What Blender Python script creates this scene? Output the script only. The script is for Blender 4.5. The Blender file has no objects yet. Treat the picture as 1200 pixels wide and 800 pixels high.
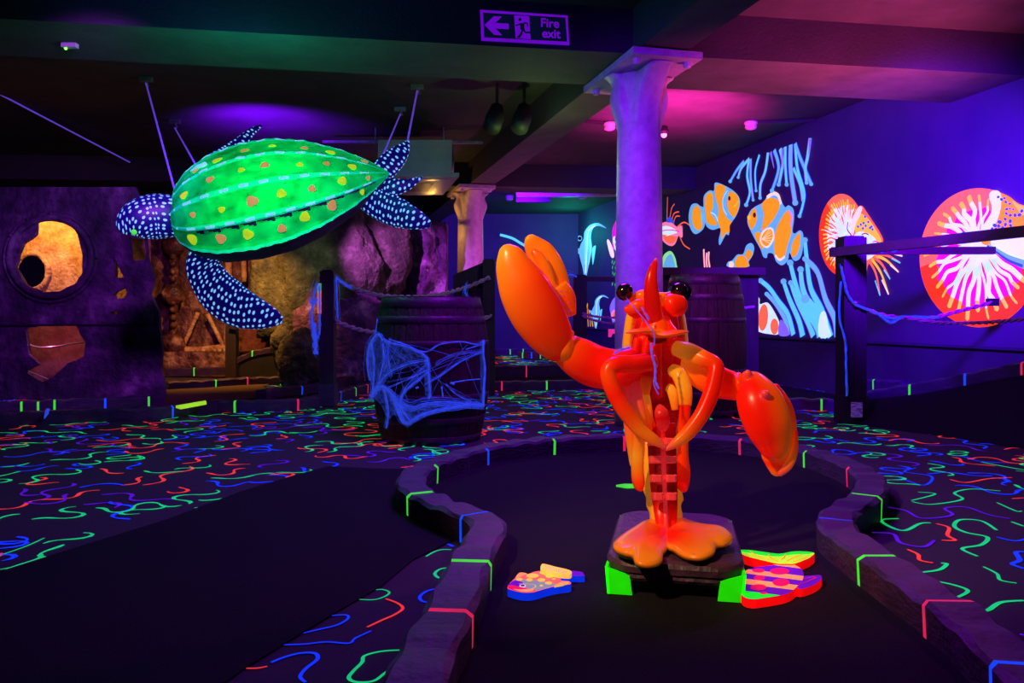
import bpy, bmesh, math, random
from mathutils import Vector, Matrix, kdtree
random.seed(7)
S = bpy.context.scene
COL = S.collection
F, CH, HY = 950.0, 0.85, 370.0          # focal length in px, camera height, horizon row (1200x800 frame)

# ---------------------------------------------------------------- camera, exposure, world, lights
cd = bpy.data.cameras.new('camera'); cam = bpy.data.objects.new('camera', cd); COL.objects.link(cam)
cam.location = (0, 0, CH); cam.rotation_euler = (math.pi/2, 0, 0)
cd.sensor_width = 36; cd.lens = 36*F/1200; cd.shift_y = -(400-HY)/1200; cd.clip_end = 100; cd.clip_start = .05
S.camera = cam
S.view_settings.view_transform = 'Standard'; S.view_settings.look = 'None'
S.view_settings.gamma = 1; S.view_settings.use_curve_mapping = False
S.view_settings.exposure = 0.0
S.cycles.use_denoising = True
S.cycles.max_bounces = 6; S.cycles.diffuse_bounces = 3
S.cycles.sample_clamp_indirect = 4
w = bpy.data.worlds.new('world'); S.world = w; w.use_nodes = True
w.node_tree.nodes['Background'].inputs[0].default_value = (.16, .06, .9, 1)
w.node_tree.nodes['Background'].inputs[1].default_value = .02

def lamp(kind, loc, power, color, size=.3, target=None, spot=None, name='light'):
    l = bpy.data.lights.new(name, kind); l.energy = power; l.color = color
    if kind == 'AREA': l.shape = 'DISK'; l.size = size
    else: l.shadow_soft_size = size
    if kind == 'SPOT': l.spot_size = math.radians(spot or 60); l.spot_blend = .8
    o = bpy.data.objects.new(name, l); COL.objects.link(o); o.location = loc
    if target is not None:
        o.rotation_euler = (Vector(target)-Vector(loc)).to_track_quat('-Z', 'Y').to_euler()
    return o
UV = (.26, .045, 1.0)
lamp('SPOT', (-1.3, .9, 2.6), 350, (1, .66, .30), .06, (.5, 2.75, .5), 34, name='added_warm_key_lobster')  # added warm key light on the lobster; no such lamp in the room
lamp('SPOT', (2.3, 4.3, 2.5), 90, (1, .12, .75), .06, (.6, 2.75, .5), 40, name='added_magenta_rim_lobster')  # magenta light added to rim the right claw, not an ultraviolet fixture
lamp('SPOT', (-.2, 2.2, 2.6), 420, (.17, .0, 1), .12, (1.0, 6.3, 1.9), 34, name='ultraviolet_spot_column')
lamp('SPOT', (-1.5, 2.4, 2.72), 110, (.10, .045, 1), .12, (-2.0, 6.7, 1.75), 34, name='ultraviolet_spot_turtle')
lamp('AREA', (.3, 4.3, 2.75), 110, (.36, .02, 1), 1.2, (.3, 4.3, 0), name='ultraviolet_flood_floor')
lamp('SPOT', (2.7, 4.7, 2.0), 2300, (.11, .0, 1), .15, (4.0, 9.0, 1.3), 78, name='ultraviolet_flood_mural')
lamp('SPOT', (-2.2, 4.6, 2.6), 470, (.40, .05, .85), .15, (-4.6, 8.3, 1.2), 58, name='ultraviolet_flood_wreck')
lamp('SPOT', (.2, 13.0, 2.7), 1000, (.11, .0, 1), .15, (.2, 18, 1.2), 110, name='ultraviolet_flood_back')
lamp('SPOT', (1.75, 8.3, 1.9), 1000, (1, .02, .45), .02, (1.75, 8.8, 3.1), 92, name='magenta_ceiling_glow')
lamp('SPOT', (2.9, 5.7, 1.5), 420, (1, .08, .34), .02, (2.6, 6.3, 2.77), 105, name='magenta_beam_glow')  # unseen uplight added for the pink on the beam soffit
lamp('POINT', (1.2, 16.9, 2.6), 28, (.0, .8, .45), .02, name='green_back_glow')
lamp('SPOT', (-2.85, 9.0, 2.45), 340, (.17, .0, 1), .02, (-2.85, 9.3, 3.1), 125, name='violet_ceiling_spot')
lamp('POINT', (-1.7, 5.35, 2.2), 26, (.0, .9, .45), .02, name='green_turtle_glow')  # unseen point added to stand for the turtle's green on the beam
lamp('POINT', (.2, 7.6, 2.2), 20, (.30, .6, .12), .02, name='green_beam_glow')
lamp('SPOT', (-3.4, 9.6, 2.1), 300, (1, .42, .07), .04, (-4.0, 10.7, .2), 120, name='amber_wreck_lamp')
lamp('SPOT', (-4.9, 8.35, 1.9), 60, (1, .45, .12), .04, (-5.1, 8.9, 1.45), 130, name='amber_porthole_lamp')
lamp('SPOT', (-2.5, 1.5, 2.0), 90, (.05, .0, 1), .1, (-1.2, 5.3, 3.0), 62, name='blue_beam_spot')  # blue spot added to bring up the left beam face
lamp('SPOT', (2.4, 3.2, 1.9), 70, (.07, .0, 1), .1, (2.6, 6.2, 3.0), 62, name='blue_beam_spot_right')
lamp('POINT', (-4.9, 8.6, .55), 3, (.8, .15, .3), .02, name='plum_hole_lamp')
lamp('SPOT', (-2.2, 8.9, 2.0), 45, (.55, .75, .35), .03, (-2.9, 10.8, 1.3), 48, name='green_rock_wash')  # dim greenish light added to tint the rocks, no fixture
lamp('SPOT', (-2.1, 9.3, 2.2), 420, (.75, .12, 1), .05, (-1.45, 11.5, 1.3), 46, name='violet_rock_wash')
lamp('SPOT', (1.1, 4.6, 2.3), 130, (.8, .08, .55), .05, (1.75, 7, .9), 34, name='plum_barrel_wash')  # magenta light added to lift the right barrel, no fixture
lamp('POINT', (.25, 11.6, 1.9), 22, (1, .12, .7), .02, name='pink_column_wash')
lamp('POINT', (-1.2, 12.0, 2.2), 12, (.9, .5, .06), .02, name='amber_column_wash')

# ---------------------------------------------------------------- geometry helpers
def P(x, y, d):  return Vector(((x-600)/F*d, d, CH-(y-HY)/F*d))
def FL(x, y, z=0.0): return P(x, y, (CH-z)*F/(y-HY))
WA, WS = 5.67, .235
def WL(x, y, off=0.0):
    d = (WA-off)/((x-600)/F+WS); return P(x, y, d)
def lin(c):
    return tuple(((v/255)/12.92 if v/255 <= .04045 else ((v/255+.055)/1.055)**2.4) for v in c)
def cr(pts, n=6, closed=False):
    """Catmull-Rom through tuples/vectors of any length"""
    pts = [tuple(p) for p in pts]; N = len(pts); out = []
    rng = N if closed else N-1
    for i in range(rng):
        g = (lambda k: pts[k % N]) if closed else (lambda k: pts[max(0, min(N-1, k))])
        a, b, c, d = g(i-1), g(i), g(i+1), g(i+2)
        for j in range(n):
            t = j/n
            out.append(tuple(.5*((2*b[k])+(-a[k]+c[k])*t+(2*a[k]-5*b[k]+4*c[k]-d[k])*t*t+(-a[k]+3*b[k]-3*c[k]+d[k])*t**3) for k in range(len(b))))
    if not closed: out.append(pts[-1])
    return out

class MB:
    def __init__(s): s.v = []; s.f = []; s.m = []; s.c = []; s.uv = {}; s.cc = (1, 1, 1)
    def vert(s, p, c=None): s.v.append(Vector(p)); s.c.append(c or s.cc); return len(s.v)-1
    def face(s, idx, m=0, uv=None):
        s.f.append(tuple(idx)); s.m.append(m)
        if uv: s.uv[len(s.f)-1] = uv
    def poly(s, pts, m=0): s.face([s.vert(p) for p in pts], m)
    def box(s, c, size, m=0, ax=None, az=None):
        """axes: ax = direction of local x; az = local z"""
        c = Vector(c); X = Vector(ax or (1, 0, 0)).normalized(); Z = Vector(az or (0, 0, 1)).normalized()
        Y = Z.cross(X).normalized(); X = Y.cross(Z).normalized()
        hx, hy, hz = [q/2 for q in size]
        i = [s.vert(c+X*a*hx+Y*b*hy+Z*d*hz) for d in (-1, 1) for b in (-1, 1) for a in (-1, 1)]
        for q in ((0,2,3,1), (4,5,7,6), (0,1,5,4), (2,6,7,3), (0,4,6,2), (1,3,7,5)): s.face([i[k] for k in q], m)
    def bar(s, a, b, wd, hg, m=0, up=(0, 0, 1)):
        a, b = Vector(a), Vector(b); X = (b-a)
        Z = Vector(up)-X.normalized()*Vector(up).dot(X.normalized())
        s.box((a+b)/2, (X.length, wd, hg), m, X, Z)
    def tube(s, pts, r, seg=10, m=0, k=1.0, view=(0, 1, 0), cf=None, closed=False, cap=True, uv=False, nf=None):
        """r: number or list; k: radius ratio along the second axis (depth); cf(t, a)->colour"""
        pts = [Vector(p) for p in pts]; N = len(pts)
        R = r if isinstance(r, (list, tuple)) else [r]*N
        rings = []; L = 0; Ls = []
        side = None
        for i, p in enumerate(pts):
            t = (pts[(i+1) % N]-pts[i-1]) if closed else (pts[min(i+1, N-1)]-pts[max(i-1, 0)])
            t.normalize()
            V = Vector(view)
            sd = t.cross(V)
            if sd.length < .15: sd = side if side else t.cross(Vector((1, 0, .3)))
            sd.normalize()
            if side and sd.dot(side) < 0: sd = -sd
            side = sd
            n = sd.cross(t).normalized()
            if i: L += (pts[i]-pts[i-1]).length
            Ls.append(L)
            ring = []
            for j in range(seg):
                a = 2*math.pi*j/seg
                rr = R[i]*(nf(i/(N-1), a) if nf else 1)
                q = p+sd*math.cos(a)*rr+n*math.sin(a)*rr*k
                ring.append(s.vert(q, cf(i/(N-1), a) if cf else None))
            rings.append(ring)
        for i in range(N if closed else N-1):
            A, B = rings[i], rings[(i+1) % N]
            for j in range(seg):
                j2 = (j+1) % seg
                u = None
                if uv:
                    ra, rb = R[i]*(1+k)*math.pi, R[min(i+1, N-1)]*(1+k)*math.pi
                    l0, l1 = Ls[i], Ls[min(i+1, N-1)]
                    hj = lambda q, rr: (abs(q/seg-.5))*rr
                    u = ((l0, hj(j, ra)), (l0, hj(j+1, ra)), (l1, hj(j+1, rb)), (l1, hj(j, rb)))
                s.face((A[j], A[j2], B[j2], B[j]), m, u)
        if cap and not closed:
            s.face(rings[0][::-1], m); s.face(rings[-1], m)
        return rings
    def ball(s, c, r, m=0, seg=16, rg=10, rot=None, nf=None):
        c = Vector(c); r = (r, r, r) if not isinstance(r, (tuple, list)) else r
        base = len(s.v); rot = rot or Matrix.Identity(3)
        rings = []
        for i in range(rg+1):
            th = math.pi*i/rg; ring = []
            for j in range(seg if 0 < i < rg else 1):
                a = 2*math.pi*j/seg
                d = Vector((math.sin(th)*math.cos(a), math.sin(th)*math.sin(a), math.cos(th)))
                q = 1+(nf(d) if nf else 0)
                ring.append(s.vert(c+rot@Vector((d.x*r[0]*q, d.y*r[1]*q, d.z*r[2]*q))))
            rings.append(ring)
        for i in range(rg):
            A, B = rings[i], rings[i+1]
            for j in range(seg):
                a0, a1, b0, b1 = A[j % len(A)], A[(j+1) % len(A)], B[j % len(B)], B[(j+1) % len(B)]
                if len(A) == 1: s.face((a0, b0, b1), m)
                elif len(B) == 1: s.face((a0, b0, a1), m)
                else: s.face((a0, b0, b1, a1), m)
    def lathe(s, c, prof, seg=32, m=0, mf=None, capb=True, capt=True, rf=None):
        c = Vector(c); rings = []
        for (r, z) in prof:
            rings.append([s.vert(c+Vector((math.cos(2*math.pi*j/seg)*r*(rf(j) if rf else 1), math.sin(2*math.pi*j/seg)*r*(rf(j) if rf else 1), z))) for j in range(seg)])
        for i in range(len(prof)-1):
            for j in range(seg):
                s.face((rings[i][j], rings[i][(j+1) % seg], rings[i+1][(j+1) % seg], rings[i+1][j]), mf(i) if mf else m)
        if capb: s.face(rings[0][::-1], m)
        if capt: s.face(rings[-1], m)
    def prism(s, pts, vec, m=0, ms=None, mb=None):
        """extrude polygon pts by vec; m top(face at pts), ms sides"""
        vec = Vector(vec); a = [s.vert(p) for p in pts]; b = [s.vert(Vector(p)+vec) for p in pts]; n = len(a)
        ms = m if ms is None else ms
        s.face(a, m); s.face(b[::-1], ms if mb is None else mb)
        for i in range(n): s.face((a[i], b[i], b[(i+1) % n], a[(i+1) % n]), ms)
    def ribbon(s, pts, wd, nrm, m=0):
        """flat strip along pts, width list or number, in the plane of normal nrm"""
        pts = [Vector(p) for p in pts]; N = len(pts); W = wd if isinstance(wd, (list, tuple)) else [wd]*N
        nrm = Vector(nrm); row = []
        for i, p in enumerate(pts):
            t = pts[min(i+1, N-1)]-pts[max(i-1, 0)]
            sd = t.cross(nrm); sd = sd.normalized() if sd.length > 1e-9 else Vector((1, 0, 0))
            row.append((s.vert(p-sd*W[i]/2), s.vert(p+sd*W[i]/2)))
        for i in range(N-1): s.face((row[i][0], row[i][1], row[i+1][1], row[i+1][0]), m)
    def build(s, name, mats, parent=None, smooth=False, base=None, tri=False):
        mats = mats if isinstance(mats, (list, tuple)) else [mats]
        if parent is not None: org = ORG[parent.name]
        elif base is not None: org = Vector(base)
        else:
            xs = [p.x for p in s.v]; ys = [p.y for p in s.v]; zs = [p.z for p in s.v]
            org = Vector(((min(xs)+max(xs))/2, (min(ys)+max(ys))/2, min(zs)))
        me = bpy.data.meshes.new(name)
        me.from_pydata([tuple(p-org) for p in s.v], [], s.f)
        for mt in mats: me.materials.append(mt)
        for i, p in enumerate(me.polygons): p.material_index = s.m[i]; p.use_smooth = smooth
        ca = me.color_attributes.new('paint', 'FLOAT_COLOR', 'POINT')
        for i, c in enumerate(s.c): ca.data[i].color = (*c, 1)
        if s.uv:
            ul = me.uv_layers.new(name='UVMap')
            for i, p in enumerate(me.polygons):
                if i in s.uv:
                    for q, li in enumerate(p.loop_indices): ul.data[li].uv = s.uv[i][q]
        bm = bmesh.new(); bm.from_mesh(me)
        bmesh.ops.recalc_face_normals(bm, faces=bm.faces)
        if tri: bmesh.ops.triangulate(bm, faces=[f for f in bm.faces if len(f.verts) > 4], ngon_method='EAR_CLIP')
        bm.to_mesh(me); bm.free(); me.update()
        o = bpy.data.objects.new(name, me); COL.objects.link(o)
        if parent is not None: o.parent = parent; ORG[o.name] = org
        else: o.location = org; ORG[o.name] = org
        return o
ORG = {}
def tag(o, label=None, cat=None, group=None, kind=None):
    if label: o['label'] = label
    if cat: o['category'] = cat
    if group: o['group'] = group
    if kind: o['kind'] = kind
    return o
def thing(name, loc, label, cat, group=None):
    o = bpy.data.objects.new(name, None); COL.objects.link(o); o.location = loc; o.empty_display_size = .1
    ORG[o.name] = Vector(loc); return tag(o, label, cat, group)
def struct(mb, name, mats, **k):
    o = mb.build(name, mats, **k); o['kind'] = 'structure'; return o
def union(mb, voxel, smooth_it=6):
    """weld the overlapping solids of mb into one skin, keeping the nearest paint colour"""
    me = bpy.data.meshes.new('t'); me.from_pydata([tuple(p) for p in mb.v], [], mb.f)
    o = bpy.data.objects.new('t', me); COL.objects.link(o)
    bm = bmesh.new(); bm.from_mesh(me); bmesh.ops.recalc_face_normals(bm, faces=bm.faces); bm.to_mesh(me); bm.free()
    r = o.modifiers.new('r', 'REMESH'); r.mode = 'VOXEL'; r.voxel_size = voxel
    q = o.modifiers.new('s', 'SMOOTH'); q.iterations = smooth_it; q.factor = .5
    dg = bpy.context.evaluated_depsgraph_get(); n = bpy.data.meshes.new_from_object(o.evaluated_get(dg))
    kd = kdtree.KDTree(len(mb.v))
    for i, p in enumerate(mb.v): kd.insert(p, i)
    kd.balance()
    out = MB()
    for v in n.vertices:
        cs = kd.find_n(v.co, 7); W = 0; c = Vector((0, 0, 0))
        for (_, i, d) in cs:
            wt = 1/(d*d+1e-6); W += wt; c += Vector(mb.c[i])*wt
        out.vert(v.co, tuple(c/W))
    for p in n.polygons: out.face(tuple(p.vertices))
    bpy.data.objects.remove(o); bpy.data.meshes.remove(n)
    return out

# ---------------------------------------------------------------- materials
def mat(name):
    m = bpy.data.materials.new(name); m.use_nodes = True; nt = m.node_tree
    for n in list(nt.nodes): nt.nodes.remove(n)
    return m, nt, nt.nodes.new('ShaderNodeOutputMaterial')
def coords(nt, scale=1.0, kind='Object'):
    tc = nt.nodes.new('ShaderNodeTexCoord'); mp = nt.nodes.new('ShaderNodeMapping')
    mp.inputs['Scale'].default_value = (scale,)*3 if not isinstance(scale, tuple) else scale
    nt.links.new(tc.outputs[kind], mp.inputs['Vector']); return mp.outputs[0]
def noise_ramp(nt, vec, scale, stops, detail=6, rough=.6):
    n = nt.nodes.new('ShaderNodeTexNoise'); n.inputs['Scale'].default_value = scale
    n.inputs['Detail'].default_value = detail; n.inputs['Roughness'].default_value = rough
    if vec: nt.links.new(vec, n.inputs['Vector'])
    r = nt.nodes.new('ShaderNodeValToRGB'); e = r.color_ramp.elements
    while len(e) < len(stops): e.new(.5)
    for i, (p, c) in enumerate(stops): e[i].position = p; e[i].color = (*c, 1)
    nt.links.new(n.outputs[0], r.inputs[0]); return r.outputs[0], n.outputs[0]
def plain(name, stops, scale=8, rough=.7, bump=.3, bscale=None, metal=0, vscale=1.0, spec=.4, bdist=.01):
    m, nt, out = mat(name); b = nt.nodes.new('ShaderNodeBsdfPrincipled')
    vec = coords(nt, vscale)
    c, h = noise_ramp(nt, vec, scale, stops); nt.links.new(c, b.inputs['Base Color'])
    b.inputs['Roughness'].default_value = rough; b.inputs['Metallic'].default_value = metal
    b.inputs['Specular IOR Level'].default_value = spec
    if bump:
        n2 = nt.nodes.new('ShaderNodeTexNoise'); n2.inputs['Scale'].default_value = bscale or scale*4; n2.inputs['Detail'].default_value = 5
        nt.links.new(vec, n2.inputs['Vector'])
        bp = nt.nodes.new('ShaderNodeBump'); bp.inputs['Strength'].default_value = bump; bp.inputs['Distance'].default_value = bdist
        nt.links.new(n2.outputs[0], bp.inputs['Height']); nt.links.new(bp.outputs[0], b.inputs['Normal'])
    nt.links.new(b.outputs[0], out.inputs[0]); return m
def fluo(name, rgb, e=.6, gain=1.2, var=.12, attr=False, gloss=.0, rough=.3, scale=12, gvec=None):
    """fluorescent paint: it re-emits the ultraviolet it receives, so it both glows and answers to the lamps"""
    m, nt, out = mat(name); N, L = nt.nodes, nt.links
    if attr:
        a = N.new('ShaderNodeAttribute'); a.attribute_name = 'paint'; col = a.outputs['Color']
    else:
        c = lin(rgb); d = tuple(v*(1-var*2) for v in c)
        col, _ = noise_ramp(nt, coords(nt), scale, [(.3, d), (.7, c)])
    em = N.new('ShaderNodeEmission'); em.inputs[1].default_value = e; L.new(col, em.inputs[0])
    mu = N.new('ShaderNodeMix'); mu.data_type = 'RGBA'; mu.blend_type = 'MULTIPLY'; mu.inputs[0].default_value = 1
    mu.clamp_result = False
    L.new(col, mu.inputs[6]); g = gvec or (gain, gain, gain); mu.inputs[7].default_value = (*g, 1)
    df = N.new('ShaderNodeBsdfDiffuse'); L.new(mu.outputs[2], df.inputs[0])
    ad = N.new('ShaderNodeAddShader'); L.new(em.outputs[0], ad.inputs[0]); L.new(df.outputs[0], ad.inputs[1])
    last = ad.outputs[0]
    if gloss:
        gl = N.new('ShaderNodeBsdfGlossy'); gl.inputs['Roughness'].default_value = rough; gl.inputs[0].default_value = (1, .75, .85, 1)
        mx = N.new('ShaderNodeMixShader'); fr = N.new('ShaderNodeFresnel'); fr.inputs[0].default_value = 1.45
        mm = N.new('ShaderNodeMath'); mm.operation = 'MULTIPLY'; mm.inputs[1].default_value = gloss; L.new(fr.outputs[0], mm.inputs[0])
        L.new(mm.outputs[0], mx.inputs[0]); L.new(last, mx.inputs[1]); L.new(gl.outputs[0], mx.inputs[2]); last = mx.outputs[0]
    L.new(last, out.inputs[0]); return m
def dotted(name, ground, dot, scale, size, e_dot=.85, e_ground=.22, kind='UV'):
    m, nt, out = mat(name); N, L = nt.nodes, nt.links
    v = N.new('ShaderNodeTexVoronoi'); v.voronoi_dimensions = '2D' if kind == 'UV' else '3D'; v.inputs['Scale'].default_value = scale
    v.inputs['Randomness'].default_value = .45; L.new(coords(nt, 1.0, kind), v.inputs['Vector'])
    lt = N.new('ShaderNodeMapRange'); lt.inputs[1].default_value = size; lt.inputs[2].default_value = size+.06
    lt.inputs[3].default_value = 1; lt.inputs[4].default_value = 0; L.new(v.outputs['Distance'], lt.inputs[0])
    def sh(c, e):
        base = tuple(v*(.35 if c == ground else 1) for v in lin(c))
        em = N.new('ShaderNodeEmission'); em.inputs[0].default_value = (*lin(c), 1); em.inputs[1].default_value = e
        df = N.new('ShaderNodeBsdfPrincipled'); df.inputs['Base Color'].default_value = (*base, 1); df.inputs['Roughness'].default_value = .5
        ad = N.new('ShaderNodeAddShader'); L.new(em.outputs[0], ad.inputs[0]); L.new(df.outputs[0], ad.inputs[1]); return ad.outputs[0]
    mx = N.new('ShaderNodeMixShader'); L.new(lt.outputs[0], mx.inputs[0]); L.new(sh(ground, e_ground), mx.inputs[1]); L.new(sh(dot, e_dot), mx.inputs[2])
    L.new(mx.outputs[0], out.inputs[0]); return m
def sheetmat():
    m, nt, out = mat('thin_cobweb_sheet'); N, L = nt.nodes, nt.links
    v = coords(nt, (1, 1, 1)); n = N.new('ShaderNodeTexNoise'); n.inputs['Scale'].default_value = 26; n.inputs['Detail'].default_value = 8; n.inputs['Roughness'].default_value = .75; n.inputs['Distortion'].default_value = 1.5
    L.new(v, n.inputs['Vector']); r = N.new('ShaderNodeMapRange'); r.inputs[1].default_value = .40; r.inputs[2].default_value = .72; r.inputs[3].default_value = .0; r.inputs[4].default_value = .65; L.new(n.outputs[0], r.inputs[0])
    em = N.new('ShaderNodeEmission'); em.inputs[0].default_value = (*lin((60, 90, 255)), 1); em.inputs[1].default_value = .55
    tr = N.new('ShaderNodeBsdfTransparent'); mx = N.new('ShaderNodeMixShader'); L.new(r.outputs[0], mx.inputs[0]); L.new(tr.outputs[0], mx.inputs[1]); L.new(em.outputs[0], mx.inputs[2]); L.new(mx.outputs[0], out.inputs[0]); return m
def glow(name, rgb, e):
    m, nt, out = mat(name); em = nt.nodes.new('ShaderNodeEmission'); em.inputs[0].default_value = (*lin(rgb), 1); em.inputs[1].default_value = e
    nt.links.new(em.outputs[0], out.inputs[0]); return m

BLK = (.004, .004, .005)
M = {}
M['carpet'] = plain('dark_patterned_carpet', [(.3, (.022, .010, .03)), (.7, (.045, .02, .06))], 160, .95, .5, 400)
M['fairway'] = plain('black_putting_carpet', [(.35, (.006, .005, .010)), (.6, (.018, .013, .026)), (.8, (.06, .045, .07))], 260, .95, .6, 500, spec=.1)
M['gold_fairway'] = plain('brown_putting_carpet', [(.35, (.05, .03, .02)), (.7, (.16, .10, .05))], 160, .95, .5, 400, spec=.1)
M['kerb'] = plain('painted_dark_timber', [(.3, (.028, .011, .05)), (.6, (.05, .02, .08)), (.8, (.11, .03, .11))], 7, .6, .5, 30, vscale=(1, 1, 2.5), bdist=.012)
M['wallp'] = plain('dark_blue_wall_paint', [(.3, (.05, .03, .09)), (.7, (.085, .045, .12))], 1.2, .75, .2, 60)
M['wallb'] = plain('dark_skirting_board', [(.3, (.03, .02, .05)), (.7, (.045, .03, .07))], 3, .7, .2, 60)
M['ceil'] = plain('black_ceiling_paint', [(.3, (.025, .022, .025)), (.7, (.05, .042, .046))], 2, .85, .5, 30)
M['beam'] = plain('dark_plastered_beam', [(.3, (.04, .032, .04)), (.7, (.075, .06, .07))], 3, .8, .4, 50)
M['beamf'] = plain('dark_painted_beam_face', [(.3, (.028, .022, .04)), (.7, (.045, .03, .06))], 2.5, .8, .3, 50)
M['iron'] = plain('white_painted_cast_iron', [(.3, (.42, .26, .50)), (.7, (.62, .42, .68))], 14, .45, .7, 70, bdist=.006)
M['post'] = plain('dark_stained_post', [(.3, (.012, .007, .012)), (.7, (.028, .014, .024))], 5, .7, .5, 30, vscale=(3, 3, .4))
M['rail'] = plain('dark_stained_rail', [(.3, (.025, .008, .012)), (.7, (.06, .018, .022))], 6, .6, .5, 30)
M['stave'] = plain('dark_oak_stave', [(.3, (.012, .005, .008)), (.55, (.03, .010, .018)), (.75, (.055, .018, .03))], 5, .6, .6, 24, vscale=(4, 4, .5), bdist=.02)
M['hoop'] = plain('worn_steel_hoop', [(.3, (.03, .012, .035)), (.7, (.08, .03, .08))], 9, .45, .4, 40, metal=.3)
M['wreck'] = plain('mottled_purple_wreck_plate', [(.34, (.022, .012, .035)), (.50, (.06, .028, .085)), (.60, (.15, .07, .18)), (.72, (.36, .22, .38))], 2.6, .7, 1, 9, bdist=.05)
M['rust'] = plain('rusty_gold_wreck_plate', [(.38, (.04, .012, .010)), (.52, (.12, .04, .02)), (.66, (.40, .22, .12))], 4, .5, 1, 12, bdist=.05)
M['rustlight'] = plain('pale_rust', [(.35, (.35, .16, .06)), (.7, (.75, .48, .22))], 8, .7, 1, 30, bdist=.03)
M['plum'] = plain('plum_rust_plate', [(.4, (.10, .02, .03)), (.7, (.26, .09, .12))], 6, .8, 1, 20)
M['rock'] = plain('dark_cave_rock', [(.35, (.03, .028, .025)), (.55, (.085, .08, .055)), (.75, (.22, .20, .16))], 5, .9, 1, 18, bdist=.05)
M['rockp'] = plain('violet_blotched_rock', [(.35, (.05, .02, .07)), (.55, (.20, .07, .24)), (.72, (.65, .40, .70))], 3.2, .9, 1, 18, bdist=.05)
M['rope'] = plain('pale_rope', [(.3, (.28, .20, .26)), (.7, (.5, .38, .48))], 60, .9, .6, 120)
M['pink_rope'] = plain('dusty_pink_rope', [(.3, (.30, .08, .20)), (.7, (.55, .18, .4))], 60, .9, .6, 120)
M['black'] = plain('matt_black', [(.3, (.01, .01, .012)), (.7, (.02, .018, .022))], 10, .6, .2, 60)
M['eye'] = plain('gloss_black_eye', [(.3, (.008, .003, .015)), (.7, (.012, .004, .02))], 10, .08, 0, spec=.8)
M['plinth'] = plain('scuffed_purple_black_plinth', [(.3, (.04, .02, .05)), (.6, (.09, .03, .08)), (.8, (.25, .10, .35))], 12, .45, .6, 40)
M['plastic'] = plain('dusty_white_plastic', [(.3, (.35, .33, .36)), (.7, (.5, .46, .5))], 6, .5, .1, 60)
M['metal'] = plain('brushed_metal', [(.3, (.25, .22, .25)), (.7, (.45, .42, .45))], 20, .35, .1, 60, metal=.7)
M['paper'] = plain('printed_white_paper', [(.45, (.30, .26, .40)), (.55, (.9, .85, .95))], 55, .8, 0, vscale=(.3, .3, 2))
# fluorescent paints
M['f_green'] = fluo('green_squiggle_paint', (30, 215, 120), .75, 1)
M['f_blue'] = fluo('blue_squiggle_paint', (25, 60, 250), .8, 1)
M['f_red'] = fluo('coral_squiggle_paint', (240, 60, 60), .8, 1)
M['f_violet'] = fluo('violet_squiggle_paint', (85, 20, 190), .8, 1)
M['k_green'] = fluo('green_kerb_mark', (70, 230, 60), .8, 1)
M['k_blue'] = fluo('blue_kerb_mark', (25, 80, 255), .8, 1)
M['k_red'] = fluo('red_kerb_mark', (230, 40, 90), .8, 1)
M['lob'] = fluo('airbrushed_shaded_fluorescent_lobster_paint', (0, 0, 0), .20, 1, attr=True, gloss=.8, rough=.28, gvec=(.97, .97, .6))  # vertex colours hold airbrushed gradients and shade painted into chest and tail
M['shell'] = fluo('green_fluorescent_shell', (8, 200, 100), .24, 1, var=.36, scale=7, gvec=(.5, 4.2, 1.3))
M['shell_ridge'] = fluo('turquoise_shell_ridge', (20, 185, 185), .42, 1, gvec=(.5, 5, .6))
M['dash'] = fluo('pale_cyan_dash', (130, 220, 250), .85, .6)
M['spot_o'] = fluo('orange_shell_spot', (215, 150, 90), .8, .6)
M['spot_y'] = fluo('yellow_shell_spot', (200, 225, 40), .8, .6)
M['plastron'] = plain('dark_turtle_belly', [(.3, (.04, .03, .05)), (.7, (.09, .06, .10))], 6, .7, .3)
M['skin'] = dotted('navy_skin_with_pale_dots', (18, 8, 140), (130, 190, 250), 24, .21)
M['web'] = fluo('fluorescent_cobweb', (62, 92, 255), .5, .8)
M['webv'] = fluo('lilac_cobweb', (120, 80, 240), .5, 1.0)
M['sheet'] = sheetmat()
M['webp'] = fluo('pale_peach_cobweb', (235, 160, 150), .25, 1.5)
def paints(d): 
    for k, (c, e) in d.items(): M[k] = fluo(k.replace('p_', 'mural_paint_'), c, e, .8, var=.06)
paints({'p_orange': ((255, 160, 35), .9), 'p_lblue': ((110, 185, 235), .85), 'p_blue': ((60, 80, 235), .85), 'p_white': ((215, 245, 250), .95),
        'p_red': ((250, 55, 30), 1.0), 'p_coral': ((255, 105, 70), 1.0), 'p_magenta': ((240, 20, 175), .95), 'p_yellow': ((255, 195, 60), .95),
        'p_cyan': ((100, 215, 245), .9), 'p_lilac': ((140, 110, 235), .8), 'p_pink': ((250, 130, 175), .95), 'p_green': ((60, 220, 60), .9),
        'p_eye': ((110, 20, 50), .5), 'p_cream': ((255, 220, 190), 1.0), 'p_lime': ((150, 240, 150), .9), 'p_dark': ((30, 10, 60), .2),
        'p_dred': ((190, 20, 90), .6)})
M['fish_blue'] = fluo('blue_board_edge', (10, 50, 250), .75, 1)
M['fish_red'] = fluo('red_board_edge', (255, 10, 15), .8, 2)
M['fish_purple'] = fluo('purple_fish_paint', (105, 20, 185), .7, 1)
M['fish_peach'] = fluo('peach_fish_paint', (255, 150, 95), .85, 1)
M['fish_pink'] = fluo('hot_pink_fish_paint', (235, 20, 95), .85, 1)
M['fish_green'] = fluo('green_fish_paint', (30, 235, 50), .85, 1)
M['fish_lime'] = fluo('lime_fish_paint', (170, 235, 50), .85, 1)
M['fish_coral'] = fluo('coral_fish_paint', (240, 100, 95), .8, 1)
M['fish_teal'] = fluo('grey_teal_fish_paint', (130, 140, 150), .8, 1)
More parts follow.
